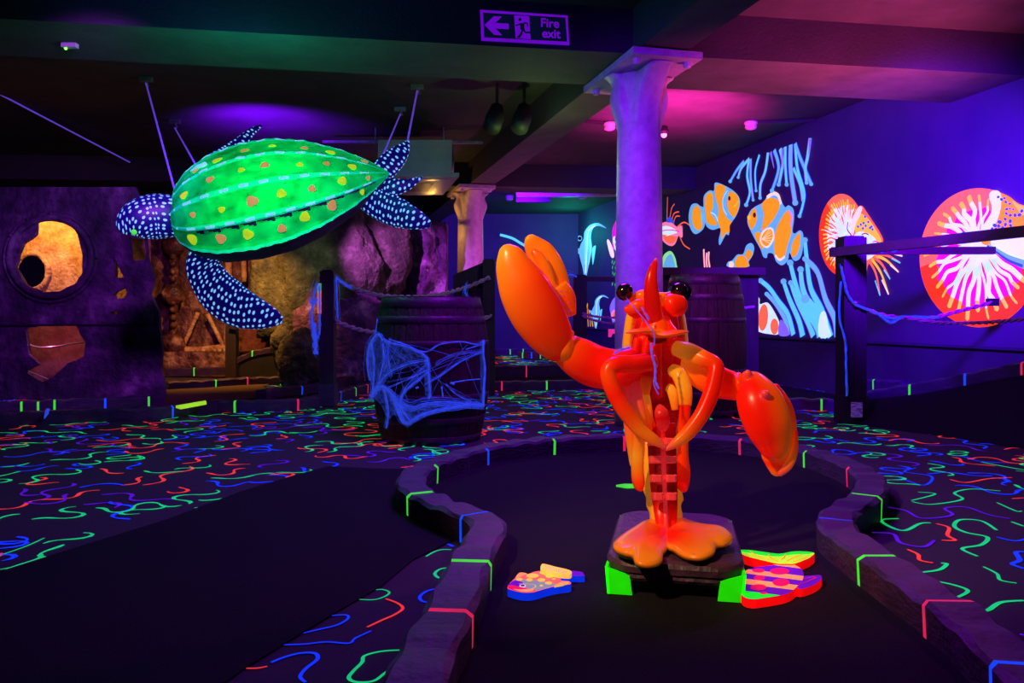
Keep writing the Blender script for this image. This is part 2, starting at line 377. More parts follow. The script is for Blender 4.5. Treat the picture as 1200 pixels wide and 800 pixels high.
M['fish_yellow'] = fluo('amber_fish_paint', (250, 190, 80), .85, 1)
M['bracket'] = fluo('green_bracket_paint', (40, 230, 15), .4, 1, gvec=(1, 2, .2))
M['sign_p'] = fluo('lilac_sign_paint', (120, 10, 225), .75, .5)
M['sign_g'] = fluo('dark_teal_sign', (10, 20, 62), .5, .3)
M['led'] = glow('green_led', (90, 255, 60), 8); M['uvled'] = glow('violet_lamp_face', (200, 90, 255), 6)
M['tape_o'] = fluo('orange_tape', (250, 120, 40), .7, 1); M['tape_g'] = fluo('pale_green_tape', (120, 190, 130), .5, 1)
M['pinksign'] = fluo('pink_sign_paint', (240, 50, 130), .8, 1)
M['tube'] = plain('unlit_tube', [(.3, (.5, .4, .5)), (.7, (.7, .6, .65))], 8, .5, 0)
# ================================================================ ROOM
def HB(y, z=2.77): return (z-CH)*F/(HY-y)
m = MB(); m.poly([(-13, -1, 0), (9, -1, 0), (9, 19, 0), (-13, 19, 0)], 0)
NP = (0, 0, 1)
SQ = [1, 2, 3, 1, 2, 1, 3, 4, 2]
def squiggle(x, y, z, col, s=1.0, wd=.017):
    a = random.uniform(-.9, .9) if random.random() < .8 else random.uniform(0, 6.28)
    n = random.choice((10, 14, 18, 22)); k = random.choice((-1, 1))*random.uniform(.35, .75); pts = []
    px, py = x, y; per = random.uniform(5, 9); ph = random.uniform(0, 3)
    for i in range(n):
        pts.append((px, py, z)); px += math.cos(a)*.027*s; py += math.sin(a)*.027*s
        a += k*math.cos(i/per*math.pi+ph)
    W = [wd*s*(.45+.75*abs(math.sin(i*.55+ph))) for i in range(n)]
    W[0] *= .6; W[-1] *= .4
    m.ribbon(pts, W, NP, col)
def inpoly(x, y, poly):
    c = False; n = len(poly)
    for i in range(n):
        x1, y1 = poly[i]; x2, y2 = poly[i-1]
        if (y1 > y) != (y2 > y) and x < (x2-x1)*(y-y1)/(y2-y1)+x1: c = not c
    return c
def w2p(x, y, z=0): return (600+F*x/y, HY+F*(CH-z)/y)
LEFTF = [(-600, 850), (0, 669), (105, 636), (196, 608), (280, 576), (350, 555), (385, 546), (450, 549), (500, 549), (484, 566), (505, 588), (566, 612), (527, 634), (484, 655), (447, 686), (398, 714), (342, 748), (287, 782), (262, 800), (180, 860), (60, 960), (-600, 960)]
KP = [(468, 850), (500, 757), (523, 717), (553, 650), (572, 612), (545, 597), (510, 584), (483, 567), (489, 549), (520, 536), (572, 522), (642, 513), (726, 509), (800, 509), (870, 513), (940, 524), (992, 540), (1020, 558), (1016, 577), (986, 597), (980, 612), (1000, 630), (1060, 670), (1132, 719), (1200, 778), (1290, 860)]
STRIP = [(566, 605), (527, 634), (484, 655), (447, 686), (398, 714), (342, 748), (262, 800), (180, 880), (470, 880), (500, 757), (523, 717)]
RNEAR = [(1010, 560), (1200, 585), (1400, 640), (1400, 900), (1280, 880), (1200, 800), (1060, 690), (985, 620)]
gx = .22
Y = 1.6
while Y < 9.9:
    X = -6.6
    while X < 4.6:
        x = X+random.uniform(-.09, .09); y = Y+random.uniform(-.09, .09); X += gx*1.25
        u, v = w2p(x, y)
        if u < -120 or u > 1320 or inpoly(u, v, LEFTF) or inpoly(u, v, KP) or inpoly(u, v, STRIP) or inpoly(u, v, RNEAR): continue
        if random.random() < .06: continue
        squiggle(x, y, .0025+random.choice((0, .0006, .0012)), random.choice(SQ), 1.05, .017)
    Y += gx*.8
# the strokes near the camera, traced
def stroke(pts, col, wpx=7, f=None):
    q = cr([FL(*(f(p) if f else p), .003) for p in pts], 6); n = len(q)
    d = q[n//2][1]; W = [wpx*d/F*(.75+.25*math.sin(3.14*i/max(1, n-1))) for i in range(n)]
    m.ribbon(q, W, NP, col)
r6 = lambda p: (250+p[0]/3.243, 600+p[1]/3.243)
for pts, c, wd in [([(545, 330), (610, 332), (655, 318), (668, 303), (640, 293), (598, 297)], 1, 3), ([(655, 328), (700, 345), (720, 365), (690, 388), (640, 410), (585, 436)], 3, 4),
    ([(340, 459), (400, 445), (470, 428), (510, 405), (505, 390), (450, 392)], 2, 3.5), ([(265, 503), (350, 500), (430, 492), (515, 497), (540, 478), (600, 450)], 2, 3.5),
    ([(220, 570), (270, 550), (330, 535), (385, 535), (395, 558), (350, 595), (330, 625), (350, 645)], 2, 5), ([(122, 592), (165, 592), (205, 585)], 3, 3.5),
    ([(718, 523), (640, 528), (575, 545), (565, 570), (530, 605), (515, 630), (545, 645), (610, 640), (660, 605), (715, 578)], 1, 5), ([(808, 168), (840, 150), (870, 142), (905, 142)], 1, 3),
    ([(905, 210), (865, 215), (842, 232), (855, 248), (882, 252)], 1, 4), ([(865, 288), (815, 298), (785, 320), (795, 338), (835, 344)], 2, 4), ([(890, 120), (912, 130)], 2, 4)]:
    stroke(pts, c, wd, r6)
r7 = lambda p: (880+p[0]/2.222, 440+p[1]/2.222)
for pts, c, wd in [([(385, 265), (450, 285), (470, 262), (400, 250), (430, 240)], 2, 3), ([(420, 328), (470, 335), (550, 322), (530, 305), (575, 295), (650, 300)], 1, 3.5),
    ([(418, 325), (480, 308), (435, 303)], 1, 3), ([(518, 270), (560, 278), (620, 268), (680, 265)], 3, 3.5), ([(340, 340), (400, 350), (440, 370), (500, 368), (525, 360), (505, 345), (560, 342), (620, 362), (675, 372)], 4, 4),
    ([(385, 372), (340, 375), (360, 392), (400, 403), (440, 385), (468, 383)], 1, 5), ([(483, 385), (515, 395), (512, 415), (532, 428), (497, 428)], 3, 4.5),
    ([(640, 402), (600, 378), (545, 375), (530, 392), (560, 408), (615, 420), (600, 440), (550, 450), (590, 470)], 1, 5), ([(315, 408), (370, 412), (390, 435), (450, 445), (478, 428)], 4, 5),
    ([(408, 452), (435, 465), (440, 480), (474, 487)], 3, 4.5), ([(442, 512), (490, 505), (510, 490), (495, 488)], 1, 5), ([(468, 532), (530, 545), (565, 560), (535, 578)], 1, 5),
    ([(553, 602), (610, 612), (650, 590), (711, 585)], 1, 6), ([(605, 497), (640, 515), (650, 532), (692, 540)], 1, 4), ([(640, 330), (690, 352), (705, 352)], 1, 3), ([(680, 320), (711, 318)], 3, 3),
    ([(600, 225), (680, 240), (711, 245)], 1, 3.5), ([(678, 380), (711, 392)], 1, 4), ([(711, 458), (690, 460), (700, 480), (680, 490), (711, 502)], 2, 6), ([(711, 190), (680, 188), (660, 192)], 3, 3),
    ([(700, 672), (730, 680)], 4, 6), ([(720, 545), (760, 560), (800, 540)], 2, 6), ([(730, 640), (790, 620), (850, 650)], 3, 6), ([(640, 420), (690, 430), (730, 420)], 2, 4)]:
    stroke(pts, c, wd, r7)
for pts, c, wd in [([(-5, 652), (30, 640), (52, 630)], 1, 3), ([(-5, 668), (25, 662), (45, 658)], 1, 3)]: stroke(pts, c, wd)
tag(m.build('floor', [M['carpet'], M['f_green'], M['f_blue'], M['f_red'], M['f_violet']], base=(0, 0, 0)), 'dark carpet covered in green, blue, coral and violet glowing squiggles', kind='structure')

CE = 3.1
m = MB(); m.poly([(-13, -1, CE), (9, -1, CE), (9, 19, CE), (-13, 19, CE)]); struct(m, 'ceiling', M['ceil'], base=(0, 0, CE))
# side wall with the murals, skirting boards
WX = lambda y: WA-WS*y
m = MB(); m.prism([(WX(-1), -1, 0), (WX(18), 18, 0), (WX(18), 18, CE), (WX(-1), -1, CE)], (.15, 0, 0)); struct(m, 'wall_right', M['wallp'])
m = MB(); m.prism([(WX(1)-.015, 1, 0), (WX(17.8)-.015, 17.8, 0), (WX(17.8)-.015, 17.8, .58), (WX(1)-.015, 1, .58)], (.02, 0, 0)); m.bar((WX(1)-.03, 1, .58), (WX(17.8)-.03, 17.8, .58), .03, .025); struct(m, 'trim_1', M['wallb'])
m = MB(); m.prism([(-13, 17.9, 0), (4, 17.9, 0), (4, 17.9, CE), (-13, 17.9, CE)], (0, .15, 0)); struct(m, 'wall_back', M['wallp'])
m = MB(); m.prism([(-11, -1, 0), (-11, 18, 0), (-11, 18, CE), (-11, -1, CE)], (-.15, 0, 0)); struct(m, 'wall_left', M['wallp'])
m = MB(); m.prism([(-11.2, -1, 0), (7, -1, 0), (7, -1, CE), (-11.2, -1, CE)], (0, -.15, 0)); struct(m, 'wall_front', M['wallp'])
# beams: soffit lighter than the painted faces
def beam(n0, n1, f1, f0, z=2.77, sof=0, label=None):
    m = MB(); a = [Vector((*n0, z)), Vector((*n1, z)), Vector((*f1, z)), Vector((*f0, z))]
    m.poly(a, 0); up = Vector((0, 0, CE-z))
    for i in range(4): m.poly([a[i], a[(i+1) % 4], a[(i+1) % 4]+up, a[i]+up], 1)
    m.poly([q+up for q in a], 1)
    o = m.build('ceiling_beam', [M['beam'], M['beamf']]); tag(o, label, kind='structure'); return o
def line(p, q, X): t = (X-p[0])/(q[0]-p[0]); return (X, p[1]+(q[1]-p[1])*t)
n_a, n_b = (-3.31, 5.24), (4.08, 6.47); f_a, f_b = (-1.35, 6.40), (4.18, 7.35)
beam(line(n_a, n_b, -10.9), (4.14, 6.48), (3.95, 7.31), line(f_a, f_b, -10.9), label='wide dark beam crossing the ceiling and carrying the exit sign')
beam((-10.9, 10.9), (2.78, 12.28), (2.66, 12.8), (-10.9, 11.5), z=2.76, label='dark beam crossing the ceiling at the far column')
dv = Vector((-1.81, 7.07)); nv = Vector((dv.y, -dv.x)).normalized()*.18
def lb(y0, y1, label):
    c0 = Vector((1.33+dv.x*(y0-4.93)/7.07, y0)); c1 = Vector((1.33+dv.x*(y1-4.93)/7.07, y1))
    beam(c0-nv, c0+nv, c1+nv, c1-nv, z=2.775, label=label)
lb(1.0, 5.98, 'beam running from above the camera to the front column'); lb(6.95, 12.1, 'beam running from the front column to the far column'); lb(12.65, 17.8, 'beam running behind the far column')

# ================================================================ CARPETED FAIRWAYS
def sheet(name, px, mt, label, z=.006, cat='putting fairway', t=.004):
    m = MB(); m.prism([FL(x, y, z) for x, y in px], (0, 0, -t))
    return tag(m.build(name, mt, tri=True), label, cat)
sheet('putting_fairway', LEFTF, M['fairway'], 'black putting carpet lane filling the lower left of the floor')
sheet('putting_fairway', [(x, y+6) for x, y in KP], M['fairway'], 'black putting carpet around the lobster inside the winding kerb')
sheet('putting_fairway', [(-200, 497), (0, 489), (175, 479), (300, 474), (380, 466), (430, 455), (430, 448), (200, 466), (-200, 474)], M['fairway'], 'dark carpet lane along the foot of the shipwreck wall', z=.008)
sheet('putting_fairway', [(186, 474), (190, 458), (200, 451), (335, 443), (310, 452), (304, 462), (345, 463), (250, 470)], M['gold_fairway'], 'amber lit putting carpet inside the shipwreck opening', z=.016, t=.004)
sheet('putting_fairway', [(575, 456), (660, 454), (760, 457), (760, 436), (690, 432), (575, 441)], M['fairway'], 'dark carpet lane beyond the squiggle carpet, behind the lobster claw', z=.01)
sheet('putting_fairway', [(840, 478), (990, 480), (1035, 472), (962, 459), (920, 452), (840, 452)], M['fairway'], 'dark carpet lane at the foot of the mural wall', z=.008)

# ================================================================ KERBS
def kerb(name, px, label, marks, z0=0.0, h=.10, wd=.13, seed=1, zs=None, n=8, cl=False, wavy=.008):
    """px: row of pixels of the kerb's top line; marks: fractions -> colour index"""
    top = [FL(x, y, (zs[i] if zs else z0)+h) if len(p) == 2 else P(x, y, p[2]) for i, p in enumerate(px) for x, y in [p[:2]]]
    q = [Vector(v) for v in cr(top, n)]
    L = [0]
    for a, b in zip(q, q[1:]): L.append(L[-1]+(b-a).length)
    T = L[-1]; N = max(8, int(T/.018)); pts = []; k = 0
    for i in range(N+1):
        s = T*i/N
        while k < len(L)-2 and L[k+1] < s: k += 1
        t = (s-L[k])/max(1e-6, L[k+1]-L[k]); pts.append(q[k].lerp(q[k+1], t))
    rnd = random.Random(seed); m = MB(); rows = []
    ph = [rnd.uniform(0, 6) for _ in range(3)]
    for i, p in enumerate(pts):
        t = pts[min(N, i+1)]-pts[max(0, i-1)]; t.z = 0; t.normalize(); sd = Vector((t.y, -t.x, 0)); s = T*i/N
        wv = wavy*(abs(math.sin(s*math.pi/.21+ph[0]))-.5)+.003*math.sin(s*37+ph[1]); we = .006*math.sin(s*21+ph[2])
        wob = .005*abs(math.sin(s*math.pi/.21+ph[0]))
        hw = wd/2; zt = p.z+wv; zb = p.z-h
        rows.append([m.vert(v) for v in ((p-sd*hw).xy.to_3d()+Vector((0, 0, zb)), (p-sd*(hw+wob)).xy.to_3d()+Vector((0, 0, zt-.014)), (p-sd*(hw-.012+we)).xy.to_3d()+Vector((0, 0, zt)),
              (p+sd*(hw-.012+we)).xy.to_3d()+Vector((0, 0, zt)), (p+sd*(hw+wob)).xy.to_3d()+Vector((0, 0, zt-.014)), (p+sd*hw).xy.to_3d()+Vector((0, 0, zb)))])
    mk = {}
    for q_ in marks:
        if len(q_) == 2: mk[int(q_[0]*N)] = q_[1]
        else: mk[min(range(N), key=lambda i: (w2p(*pts[i])[0]-q_[0])**2+(w2p(*pts[i])[1]-q_[1])**2)] = q_[2]
    def mkf(i, j):
        c = mk.get(i, 0)
        if not c: return 0
        p = pts[i]; t = pts[i+1]-pts[i]; sd = Vector((t.y, -t.x, 0)); front = sd.y < 0 or (abs(sd.y) < abs(sd.x)*.35 and sd.x*p.x < 0 and False)
        if sd.x*(-p.x)+sd.y*(-p.y) > 0: side = (3, 4)
        else: side = (0, 1)
        if p.y < 3.6: side = side+(2,)
        return c if j in side else 0
    for i in range(N):
        for j in range(5): m.face((rows[i][j], rows[i][j+1], rows[i+1][j+1], rows[i+1][j]), mkf(i, j))
    m.face(rows[0]); m.face(rows[-1][::-1])
    return tag(m.build(name, [M['kerb'], M['k_green'], M['k_blue'], M['k_red']]), label, 'kerb')
kerb('kerb', KP, 'winding dark kerb around the lobster island, rough top with short glowing marks',
     [(523, 717, 3), (545, 655, 1), (556, 605, 2), (494, 579, 1), (498, 545, 1), (560, 525, 2), (643, 513, 1), (726, 509, 3), (802, 509, 1), (870, 513, 3), (952, 527, 1), (1008, 548, 3), (1014, 580, 1), (980, 606, 2), (1030, 648, 1), (1112, 706, 3), (1195, 776, 2)], n=10)
kerb('kerb', [(-120, 492), (0, 484), (90, 480), (175, 477), (244, 470), (290, 469), (350, 467), (382, 461), (410, 453), (440, 447)], 'low dark kerb bordering the squiggle carpet before the shipwreck wall',
     [(.37, 2), (.50, 1), (.60, 3), (.685, 1), (.76, 2), (.865, 1), (.93, 3)], seed=3, n=5)
kerb('kerb', [(-110, 476), (0, 471), (100, 467), (192, 463)], 'dark kerb along the foot of the shipwreck wall', [(.42, 1), (.48, 1), (.545, 1), (.75, 2), (.93, 1)], seed=4)
kerb('kerb', [(196, 447), (240, 445), (290, 442), (330, 441)], 'amber edged kerb behind the amber putting carpet', [(.38, 1), (.68, 3), (.99, 1)], seed=5)
kerb('kerb', [(197, 431.5, 11.3), (235, 430.5, 11.2), (270, 429.5, 11.1)], 'upper amber edged kerb near the foot of the rusty hull', [(.47, 1)], seed=6, h=.11)
kerb('kerb', [(194, 423, 11.7), (230, 426, 11.6), (272, 424.5, 11.5)], 'topmost amber edged kerb against the rusty hull', [(.4, 3), (.8, 1)], seed=7, h=.10)
kerb('kerb', [(280, 419, 10.35), (297, 411, 10.35), (318, 407, 10.35), (340, 406, 10.35)], 'arched kerb above the dark ramp inside the shipwreck opening', [(.32, 1), (.80, 3)], seed=8, h=.07)
kerb('kerb', [(306, 457), (328, 454), (356, 451), (384, 447), (420, 437)], 'dark kerb around the boulders beside the rope post', [(.22, 2), (.9, 1)], seed=9)
kerb('kerb', [(575, 447), (640, 446), (700, 445), (770, 446), (830, 450)], 'far dark kerb ending the squiggle carpet, with a puck on it', [(.045, 3), (.24, 1), (.49, 2), (.75, 3)], seed=10)
kerb('kerb', [(840, 467), (900, 466), (950, 467), (1000, 468)], 'dark kerb ending the squiggle carpet below the anemone mural', [(.77, 1)], seed=11)
kerb('kerb', [(1006, 461, 6.75), (1040, 454.5, 6.65), (1080, 447.5, 6.5), (1140, 436, 6.25), (1200, 424, 6.0), (1290, 407, 5.5)], 'dark kerb climbing along the ramp beside the mural wall', [(.23, 1), (.46, 2), (.70, 3), (.9, 1)], seed=12, h=.11)
kerb('kerb', [(1006, 444.5, 8.35), (1030, 444.5, 8.1), (1062, 446, 7.75)], 'short far kerb with two green marks behind the front fence post', [(.12, 1), (.42, 1)], seed=13, h=.17)
# ramp below the climbing kerb
m = MB(); a = [FL(1006, 497, .004), FL(1100, 510, .004), FL(1200, 526, .004), FL(1330, 548, .004)]
b = [P(1006, 469, 6.6), P(1080, 461, 6.4), P(1200, 439, 5.9), P(1290, 422, 5.42)]
N = len(a); ia = [m.vert(p) for p in a]; ib = [m.vert(p+Vector((0, 0, -.0))) for p in b]; ic = [m.vert((p.x, p.y+.05, .0)) for p in b]
for i in range(N-1): m.face((ia[i], ia[i+1], ib[i+1], ib[i])); m.face((ib[i], ib[i+1], ic[i+1], ic[i])); m.face((ia[i+1], ia[i], ic[i], ic[i+1]))
m.face((ia[0], ib[0], ic[0])); m.face((ia[-1], ic[-1], ib[-1]))
tag(m.build('carpeted_ramp', M['fairway']), 'black carpeted ramp rising to the kerb on the right', 'ramp')
# far raised platform with squiggles and kerbs
m = MB(); pts = [FL(575, 434, .14), FL(640, 430, .14), (1.2, 12.4, .14), (1.9, 12.4, .14), (1.9, 15.3, .14), (-1.0, 15.3, .14)]
pts = [(-.34, 11.2, .15), (.45, 11.38, .15), (1.3, 11.93, .15), (2.4, 12.13, .15), (2.0, 15.0, .15), (-.34, 15.0, .15)]
m.prism(pts, (0, 0, -.149), 0)
for i in range(90):
    x, y = random.uniform(-.8, 1.6), random.uniform(11.6, 14.3)
    if inpoly(x, y, [p[:2] for p in pts]): squiggle(x, y, .153, random.choice((1, 2, 3, 5)), 1.3, .03)
tag(m.build('raised_platform', [M['carpet'], M['f_green'], M['f_blue'], M['f_red'], M['f_violet'], M['tape_g']]), 'low platform far behind with squiggle carpet on top', 'platform')
def kerbw(pts, label, marks, seed, h=.1):
    px = [(w2p(x, y, z)[0], w2p(x, y, z)[1], y) for x, y, z in pts]
    return kerb('kerb', px, label, marks, seed=seed, h=h)
kerbw([(-.34, 11.05, .17), (.45, 11.25, .17), (1.3, 11.8, .17), (2.4, 12.0, .17)], 'kerb edging the far squiggle platform', [(.18, 3), (.49, 1), (.7, 2)], 14, .17)
kerbw([(-.3, 14.7, .25), (.6, 14.8, .25)], 'short far kerb with three pale green marks', [(.28, 1), (.55, 1), (.82, 1)], 15)
kerbw([(.1, 13.1, .27), (.6, 13.0, .26), (1.15, 12.8, .24)], 'far slanting kerb on the platform with close set marks', [(.08, 1), (.2, 2), (.34, 1), (.60, 2), (.93, 1)], 16)

# ================================================================ COLUMNS
def column(cx, cy, rs, label, ax):
    t = thing('iron_column', (cx, cy, 0), label, 'column', 'cast iron columns'); c = (cx, cy, 0)
    m = MB(); m.lathe(c, [(rs*1.12, 0), (rs*1.10, .9), (rs*1.0, 2.2), (rs*.98, 2.35), (rs*1.02, 2.5), (rs*1.12, 2.62), (rs*1.2, 2.7)], 36); m.build('shaft', M['iron'], t, True)
    X = Vector(ax).normalized(); Yv = Vector((-X.y, X.x, 0))
    m = MB()                                             # flared capital webs on two axes
    for sgn in (-1, 1):
        for ax_, ln in ((Yv, .46), (X, .27)):
            prof = cr([(rs*.75, 2.22), (rs*1.02, 2.38), (rs*1.25, 2.52), (ln*.72, 2.64), (ln, 2.705)], 5)
            side = X if ax_ is Yv else Yv
            th = rs*.78
            rings = []
            for (r_, z) in prof:
                w_ = th*(1-.15*(r_/ln)); o_ = Vector(c)+ax_*sgn*r_; o_.z = z
                i_ = Vector(c); i_.z = z
                rings.append((m.vert(i_-side*w_), m.vert(i_+side*w_), m.vert(o_+side*w_*.8), m.vert(o_+ax_*sgn*.02), m.vert(o_-side*w_*.8)))
            for a_, b_ in zip(rings, rings[1:]):
                for j in range(5): m.face((a_[j], a_[(j+1) % 5], b_[(j+1) % 5], b_[j]))
            m.face(rings[0][::-1]); m.face(rings[-1])
    u = union(m, .02, 4); u.build('capital', M['iron'], t, True)
    m = MB(); m.box((cx, cy, 2.735), (.54, 1.06, .05), 0, tuple(X)); m.build('cap_plate', M['iron'], t)
    for sx, sy in ((-1, -1), (1, -1), (-1, 1), (1, 1)):
        m = MB(); p = Vector((cx, cy, 2.70))+X*.2*sx+Yv*.42*sy; m.lathe(p, [(.022, -.03), (.03, -.02), (.03, .01)], 8); m.build('bolt', M['iron'], t)
    return t
column(.99, 6.32, .17, 'large violet lit iron column with flared top, rising behind the lobster', (7.07, 1.81, 0))
column(-.63, 12.3, .19, 'far iron column, amber and pink lit, standing beyond the left barrel', (7.07, 1.81, 0))

# ================================================================ MURALS (painted on the side wall)
WN = Vector((-1, -WS, 0)).normalized()
ORDER = [0]
def paint(mb, pts, mi, lay, f, smooth=True, n=4):
    q = cr(pts, n, True) if smooth else pts
    mb.poly([WL(*f(p), .004+lay*.003) for p in q], mi)
def pstroke(mb, pts, wz, mi, lay, f, n=5, taper=False):
    q = [WL(*f(p[:2]), .004+lay*.003) for p in cr(pts, n)]; N = len(q)
    a, b = WL(*f((0, 0))), WL(*f((0, 100))); sc = (a-b).length/100
    W = [(wz[0]+(wz[1]-wz[0])*i/(N-1))*sc for i in range(N)] if isinstance(wz, tuple) else [wz*sc]*N
    if taper: W[-1] *= .3
    mb.ribbon(q, W, WN, mi)
def circ(cx, cy, rx, ry=None, n=12, rot=0):
    ry = ry or rx; return [(cx+rx*math.cos(6.2832*i/n)*math.cos(rot)-ry*math.sin(6.2832*i/n)*math.sin(rot), cy+rx*math.cos(6.2832*i/n)*math.sin(rot)+ry*math.sin(6.2832*i/n)*math.cos(rot)) for i in range(n)]
reef = thing('reef_mural', tuple(WL(900, 392)), 'clownfish, anemones and reef fish painted glowing on the dark side wall', 'mural')
PM = ['p_orange', 'p_lblue', 'p_blue', 'p_white', 'p_red', 'p_coral', 'p_magenta', 'p_yellow', 'p_cyan', 'p_lilac', 'p_pink', 'p_green', 'p_eye', 'p_cream', 'p_lime', 'p_dark', 'p_dred']
I = {k[2:]: i for i, k in enumerate(PM)}; PMM = [M[k] for k in PM]
r3 = lambda p: (780+p[0]/6.667, 200+p[1]/6.667)
def sub(name, fn, label=None):
    m = MB(); fn(m); o = m.build(name, PMM, reef, tri=True)
    if label: o['label'] = label
def fishA(m):
    paint(m, [(240, 255), (200, 270), (180, 350), (190, 440), (230, 495), (290, 460), (310, 400), (300, 330), (300, 290), (270, 275)], I['lblue'], 0, r3)
    paint(m, [(215, 300), (245, 272), (270, 300), (280, 380), (285, 440), (260, 465), (225, 440), (205, 370)], I['orange'], 1, r3)
    paint(m, [(298, 200), (340, 155), (378, 155), (388, 92), (470, 120), (540, 165), (578, 220), (575, 290), (540, 370), (500, 420), (495, 500), (470, 500), (425, 580), (415, 540), (430, 450), (370, 462), (325, 440), (305, 400), (270, 370), (295, 290)], I['lblue'], 0, r3)
    paint(m, [(310, 210), (345, 170), (366, 190), (370, 290), (350, 325), (385, 380), (395, 425), (330, 410), (312, 330)], I['orange'], 1, r3)
    paint(m, [(398, 108), (470, 128), (450, 190), (445, 270), (465, 340), (520, 385), (500, 430), (498, 480), (465, 490), (438, 530), (428, 450), (405, 390), (415, 300), (388, 200)], I['orange'], 1, r3)
    pstroke(m, [(485, 155), (455, 215), (456, 290), (485, 350), (525, 380)], 34, I['lblue'], 2, r3)
    pstroke(m, [(482, 155), (450, 215), (450, 290), (480, 350)], 5, I['white'], 3, r3)
    paint(m, [(505, 162), (545, 178), (572, 220), (570, 290), (535, 362), (495, 320), (482, 265), (486, 200)], I['orange'], 3, r3)
    paint(m, circ(498, 216, 10, 18), I['eye'], 4, r3); pstroke(m, [(530, 282), (550, 265), (565, 240)], 7, I['yellow'], 4, r3)
    pstroke(m, [(352, 325), (385, 345), (408, 395)], 6, I['white'], 3, r3)
sub('painted_clownfish', fishA)
def fishB(m):
    paint(m, [(640, 370), (660, 315), (700, 280), (760, 248), (795, 200), (840, 170), (885, 185), (908, 245), (935, 285), (960, 270), (998, 300), (1003, 380), (992, 470), (1010, 490), (1050, 466), (1075, 500), (1070, 620), (1045, 690), (1000, 700), (968, 640), (955, 700), (910, 738), (865, 710), (840, 650), (800, 645), (790, 680), (762, 670), (740, 610), (695, 530), (665, 470), (643, 420)], I['lblue'], 0, r3)
    paint(m, [(643, 380), (665, 325), (697, 290), (712, 340), (708, 400), (672, 460), (650, 420)], I['orange'], 1, r3)
    paint(m, [(750, 262), (800, 215), (865, 220), (892, 270), (855, 360), (800, 430), (748, 465), (760, 400), (765, 330)], I['orange'], 1, r3)
    pstroke(m, [(790, 210), (840, 178), (880, 195), (900, 260)], 22, I['cream'], 2, r3)
    paint(m, [(930, 330), (962, 312), (988, 350), (978, 420), (982, 480), (948, 600), (930, 670), (885, 700), (850, 640), (848, 540), (870, 440), (900, 380)], I['orange'], 1, r3)
    pstroke(m, [(960, 312), (985, 360), (975, 430)], 16, I['pink'], 2, r3); pstroke(m, [(855, 660), (890, 695), (930, 670)], 14, I['cream'], 2, r3)
    paint(m, [(695, 500), (735, 480), (775, 560), (760, 610), (735, 590)], I['orange'], 1, r3)
    paint(m, [(735, 545), (752, 480), (800, 445), (838, 455), (845, 530), (805, 598), (760, 590)], I['cream'], 3, r3)
    paint(m, [(748, 540), (762, 490), (800, 458), (830, 465), (835, 525), (800, 585), (765, 578)], I['orange'], 4, r3)
    for k in range(6): pstroke(m, [(752, 535), (800+math.cos(-1.1+k*.38)*30, 520+math.sin(-1.1+k*.38)*70)], 3, I['cream'], 5, r3)
    paint(m, [(1052, 488), (1046, 600), (1012, 668), (980, 660), (990, 570), (1020, 510)], I['orange'], 1, r3)
    paint(m, circ(694, 346, 12, 20), I['eye'], 2, r3); paint(m, circ(652, 365, 14, 18), I['yellow'], 2, r3)
sub('painted_clownfish', fishB)
def fishC(m):
    paint(m, [(488, 750), (488, 712), (520, 700), (560, 655), (605, 650), (630, 585), (670, 565), (692, 600), (680, 660), (648, 712), (646, 750)], I['lblue'], 0, r3)
    paint(m, [(545, 750), (555, 680), (600, 660), (640, 700), (642, 750)], I['orange'], 1, r3); paint(m, [(620, 655), (650, 615), (678, 650), (650, 698), (635, 680)], I['orange'], 1, r3)
    paint(m, [(495, 750), (500, 712), (528, 712), (530, 750)], I['cream'], 1, r3)
sub('painted_clownfish', fishC)
r4 = lambda p: (850+p[0]/3.2, 150+p[1]/3.2)
def fishD(m):
    paint(m, [(100, 745), (108, 680), (112, 622), (128, 640), (130, 660), (160, 655), (190, 700), (203, 735), (198, 772), (165, 772), (130, 765)], I['white'], 0, r4)
    paint(m, circ(142, 710, 18, 50, rot=.08), I['coral'], 1, r4); paint(m, circ(184, 744, 15, 30), I['coral'], 1, r4); paint(m, [(112, 625), (125, 645), (120, 665), (112, 660)], I['red'], 1, r4)
sub('painted_clownfish', fishD)
def anem_top(m):
    S_ = [([(70, 125), (45, 155), (18, 200)], 12), ([(90, 115), (60, 150), (48, 185)], 10), ([(88, 118), (82, 180), (92, 240), (78, 288)], 14), ([(95, 115), (95, 190), (104, 270)], 10), ([(128, 100), (112, 160), (115, 235)], 10),
          ([(160, 92), (150, 160), (132, 210), (130, 262)], 12), ([(183, 82), (200, 150), (175, 235)], 15), ([(205, 78), (215, 130), (200, 212)], 14), ([(225, 70), (225, 140), (230, 212)], 14), ([(245, 62), (245, 160), (262, 280)], 20),
          ([(262, 58), (270, 150), (295, 240), (290, 290), (278, 330)], 13), ([(255, 150), (280, 210), (290, 270)], 10), ([(262, 58), (280, 110), (322, 210)], 13), ([(318, 38), (308, 110), (300, 150), (305, 205)], 13)]
    for i, (p, w_) in enumerate(S_):
        pstroke(m, p, w_+5, I['lilac'] if i % 2 else I['blue'], i*.12, r4); pstroke(m, p, (w_, w_*.8), I['cyan'] if i % 3 else I['lblue'], 2+i*.12, r4)
        paint(m, circ(*p[-1], w_*.55), I['lblue'], 4, r4)
    for p in ([(170, 90), (182, 150)], [(215, 75), (212, 150)], [(318, 40), (312, 100)]): pstroke(m, p, (14, 3), I['lilac'], 5, r4)
sub('painted_anemone', anem_top)
